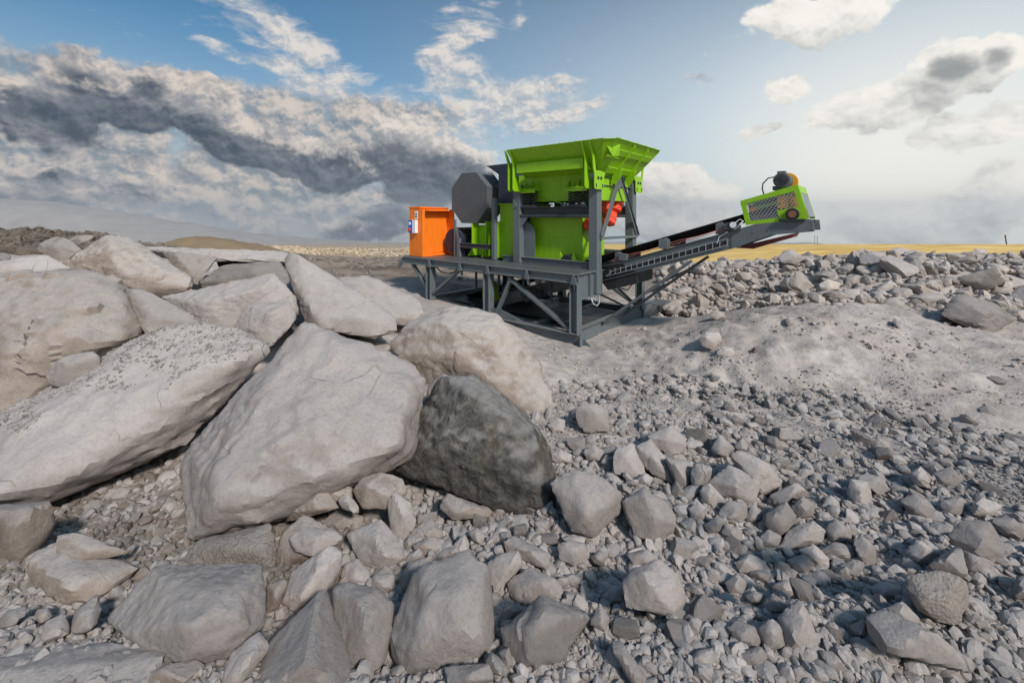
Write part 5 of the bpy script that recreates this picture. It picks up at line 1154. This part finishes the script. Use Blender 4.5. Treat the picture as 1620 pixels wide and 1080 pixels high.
for (p, q) in ((gp[0], gp[1]),):
    b.quad((1.415, p[0], p[1]), (1.415, q[0], q[1]), (1.55, q[0], q[1]), (1.55, p[0], p[1]), .012); b.quad((2.6, p[0], p[1]), (2.6, q[0], q[1]), (2.745, q[0], q[1]), (2.745, p[0], p[1]), .012)
b.quad((1.415, -4.59, 4.02), (2.745, -4.59, 4.02), (2.745, -4.64, 3.86), (1.415, -4.64, 3.86), .012)
b.box(1.415, 2.745, -3.75, -3.3-.19, 3.60, 3.69)
b.quad((1.45, -4.78, 3.30), (1.45, -4.60, 4.0), (1.50, -4.60, 4.0), (1.50, -4.78, 3.30), .01); b.quad((2.66, -4.80, 3.25), (2.66, -4.60, 4.0), (2.745, -4.60, 4.0), (2.745, -4.80, 3.25), .01)
hg = b.build('head_guard', M['green'], con, .003)
b = MB(); b.prism([gpt(.08, .18), gpt(.60, .16), gpt(.86, .45), gpt(.92, .98), gpt(.06, .98)], 'x', 1.62, 2.6); b.build('dark_backing', M['black'], hg, .01)  # black box added so the guard looks dark behind its mesh
b = MB()   # mesh panels: near side, far side, top and end
def lattice(fn, nu, nv, w=.010):
    for k in range(-nv, nu):
        for s_ in (1, -1):
            pts = []
            for t in (0, 1):
                i0 = k+t*nv if s_ > 0 else k+(1-t)*nv; pts.append((i0/nu, t))
            (ua, va), (ub, vb) = pts
            if ub == ua: continue
            lo, hi = 0.0, 1.0; du = ub-ua
            ta, tb = (0-ua)/du, (1-ua)/du
            if ta > tb: ta, tb = tb, ta
            ta, tb = max(ta, 0), min(tb, 1)
            if tb-ta < .02: continue
            b.bar(fn(ua+du*ta, va+(vb-va)*ta), fn(ua+du*tb, va+(vb-va)*tb), w, .006, fn.n)
class Fn:
    def __init__(s, f, n): s.f = f; s.n = n
    def __call__(s, u, v): return s.f(u, v)
def near_(x, v1): return Fn(lambda u, v: (x, *gpt(.08+.84*u, .14+(v1-.14)*v)), (1, 0, 0))
lattice(near_(1.395, .70), 12, 5); 
def lowp(x): return Fn(lambda u, v: (x, *gpt(.08+.48*u, .70+.18*v)), (1, 0, 0))
lattice(lowp(1.395), 8, 2)
lattice(near_(2.765, .88), 14, 9)
lattice(Fn(lambda u, v: (1.5+1.15*u, -4.59-.0-.19*v, 4.0-.66*v), (0, -1, 0)), 18, 10)
b.build('mesh_panel', M['zinc'], hg, 0)
b = MB(); b.cyl((1.33, -4.50, 3.40), (2.8, -4.50, 3.40), .085, 18); b.cyl((1.50, -4.45, 3.42), (2.65, -4.45, 3.42), .22, 24); b.build('head_drum', M['black'], hg, .003)
b = MB(); b.cyl((1.30, -4.50, 3.40), (1.385, -4.50, 3.40), .125, 24); b.box(1.30, 1.385, -4.72, -4.26, 3.24, 3.30); bb = b.build('bearing', M['black'], hg, .006)
b = MB(); b.cyl((1.285, -4.50, 3.40), (1.30, -4.50, 3.40), .075, 20); b.build('bearing_cap', paint('rusty_cap', (.22, .09, .05), .7, .2), hg, 0)
b = MB(); b.box(1.46, 1.62, -4.42, -4.20, 3.52, 3.80); b.box(1.46, 1.66, -4.60, -4.44, 3.45, 3.95); b.build('gear_unit', M['yellow'], hg, .01)
b = MB(); b.bar((1.55, -3.75, 3.50), (1.55, -4.3, 3.66), .05, .12); b.build('scraper_arm', M['green'], hg, .006)
b = MB(); b.cyl((1.46, -3.72, 3.50), (1.66, -3.72, 3.50), .05, 12); b.build('scraper_shaft', M['orange'], hg, 0)
b = MB(); b.cyl((1.50, -4.28, 4.14), (1.98, -4.28, 4.14), .165, 26); b.box(1.55, 1.9, -4.42, -4.1, 3.93, 4.02); b.box(1.6, 1.8, -4.34, -4.18, 4.28, 4.35); mm = b.build('conveyor_motor', M['guard'], con, .008)
b = MB(); b.cyl((1.98, -4.32, 4.12), (2.06, -4.32, 4.12), .215, 28); b.cyl((2.06, -4.32, 4.12), (2.16, -4.32, 4.12), .18, 24, .12); b.build('motor_flange', M['yellow'], mm, .004)
b = MB(); b.cyl((1.485, -4.28, 4.14), (1.50, -4.28, 4.14), .13, 24)
for k in range(10): a = k*.628; b.bar((1.48, -4.28+.02*math.cos(a), 4.14+.02*math.sin(a)), (1.48, -4.28+.12*math.cos(a), 4.14+.12*math.sin(a)), .01, .008, (1, 0, 0))
b.build('fan_grille', SD, mm, 0)
b = MB(); b.tube([(1.55, -4.28+.15, 4.22), (1.5, -4.03, 4.20), (1.46, -3.93, 4.08), (1.45, -3.92, 3.96), (1.45, -3.95, 3.84)], .014, 8); b.build('motor_cable', M['black'], mm, 0, True)
b = MB(); b.box(1.30, 1.42, -3.50, -3.20, zt_(-3.3)+.02, zt_(-3.3)+.2); sb = b.build('sensor_box', SD, con)
b = MB(); b.cyl((1.28, -3.36, zt_(-3.3)+.15), (1.30, -3.36, zt_(-3.3)+.15), .07, 14); b.tube([(1.27, -3.40, zt_(-3.3)+.05), (1.2, -3.52, zt_(-3.3)+.16), (1.24, -3.58, zt_(-3.3)+.24), (1.3, -3.5, zt_(-3.3)+.28), (1.3, -3.4, zt_(-3.3)+.2)], .012, 6)
b.tube([(XA-.05, -3.25, zt_(-3.25)), (XA-.06, -3.05, zt_(-3.05)-.05), (XA-.06, -3.0, zt_(-3.0)-.2)], .008, 6); b.build('sensor_wire', M['white'], con, 0)
b = MB(); b.prism([(-3.3, 2.60), (-4.5, 2.98), (-4.45, 2.88), (-3.7, 2.60)], 'x', XA+.25, XB-.2); b.build('belt_scraper', paint('dull_red_rubber', (.10, .018, .018), .6, .2), con)
# -- things below the platform: green gear guard, hoses
b = MB(); b.prism([(3.7, .55), (3.7, 1.0), (3.95, 1.18), (4.2, 1.10), (4.2, .55)], 'x', .9, 1.2); b.build('tail_guard', M['green'], plant)
b = MB(); b.tube([(.62, -.06, 1.20), (.64, -.12, 1.02), (.80, -.14, .94), (.98, -.12, 1.0), (1.06, -.06, 1.2)], .022, 8); b.tube([(.70, -.06, 1.20), (.74, -.12, 1.08), (.86, -.06, 1.2)], .018, 8); b.build('hose', M['zinc'], plant, 0, True)
b = MB(); b.tube([(.0, 5.5, 1.62), (.05, 5.3, 1.45), (.1, 5.0, 1.42), (.1, 4.7, 1.5), (.1, 4.5, 1.62)], .02, 8)
b.tube([(3.3, -.05, 1.6), (3.2, -.05, 1.2), (3.0, .0, 1.05), (2.9, .2, 1.1)], .018, 8); b.build('hose', M['black'], plant, 0, True)
b = MB()
for y in (1.2, 2.2, 3.2, 4.2): b.bar((.6, y, .9), (.6, y, 1.6), .06, .06)
b.ibeam((.6, .3, 1.55), (.6, 5.5, 1.55), .12, .14); b.cyl((.7, 2.2, .95), (1.3, 2.2, .95), .2, 20); b.build('inner_frame', SD, plant)
b = MB(); b.prism([(1.35, 1.86), (2.85, 1.86), (2.5, 1.25), (1.7, 1.25)], 'y', .9, 2.6); b.box(1.5, 2.7, 3.6, 5.2, 1.35, 1.86); b.build('dark_chute', M['black'], plant)  # black shapes added to make the space under the deck darker
b = MB(); b.box(3.3, 3.9, .4, 3.4, 1.9, 2.2); b.prism([(3.3, 1.9), (3.9, 1.9), (3.9, 2.9), (3.6, 2.9)], 'y', 2.2, 2.25); b.build('far_side_box', SD, plant)

# ------------------------------------------------------------------ far posts on the field
p = MB(); p.bar((0, 0, -.4), (-.38, 0, 1.95), .16, .12); o = p.build('fence_post', M['black'], None, .01)
fx, fy = (1593-810)/FOC*86, 86.0; o.location = (fx, fy, float(ground_smooth(fx, fy))+.1); tag(o, "dark leaning post standing on the golden field at the far right", "post")
for k, px_ in enumerate((1289, 1293)):
    p = MB(); p.cyl((0, 0, -.5), (0, 0, 2.6), .05, 8); p.bar((-.2, 0, 2.3), (.2, 0, 2.3), .04, .04)
    o = p.build('utility_pole', M['guard'], None, 0); fx, fy = (px_-810)/FOC*120, 120.0; o.location = (fx, fy, float(ground_smooth(fx, fy)))
    tag(o, ("left" if k == 0 else "right")+" one of two thin faint poles under the conveyor head", "pole", "faint poles beyond the conveyor")
# ------------------------------------------------------------------ the air
hz = MB(); hz.box(-5200, 5200, -60, 6100, -520, 150)
hm = bpy.data.materials.new('thin_haze'); hm.use_nodes = True; hn = hm.node_tree.nodes; hn.clear()
ho = hn.new('ShaderNodeOutputMaterial'); hv_ = hn.new('ShaderNodeVolumePrincipled'); hm.node_tree.links.new(hv_.outputs[0], ho.inputs['Volume'])
hv_.inputs['Color'].default_value = (.9, .93, .97, 1); hv_.inputs['Density'].default_value = .00012; hv_.inputs['Anisotropy'].default_value = .2
h = hz.build('haze', hm, None, 0); tag(h, "thin pale haze over the far hills", "haze", kind='stuff')
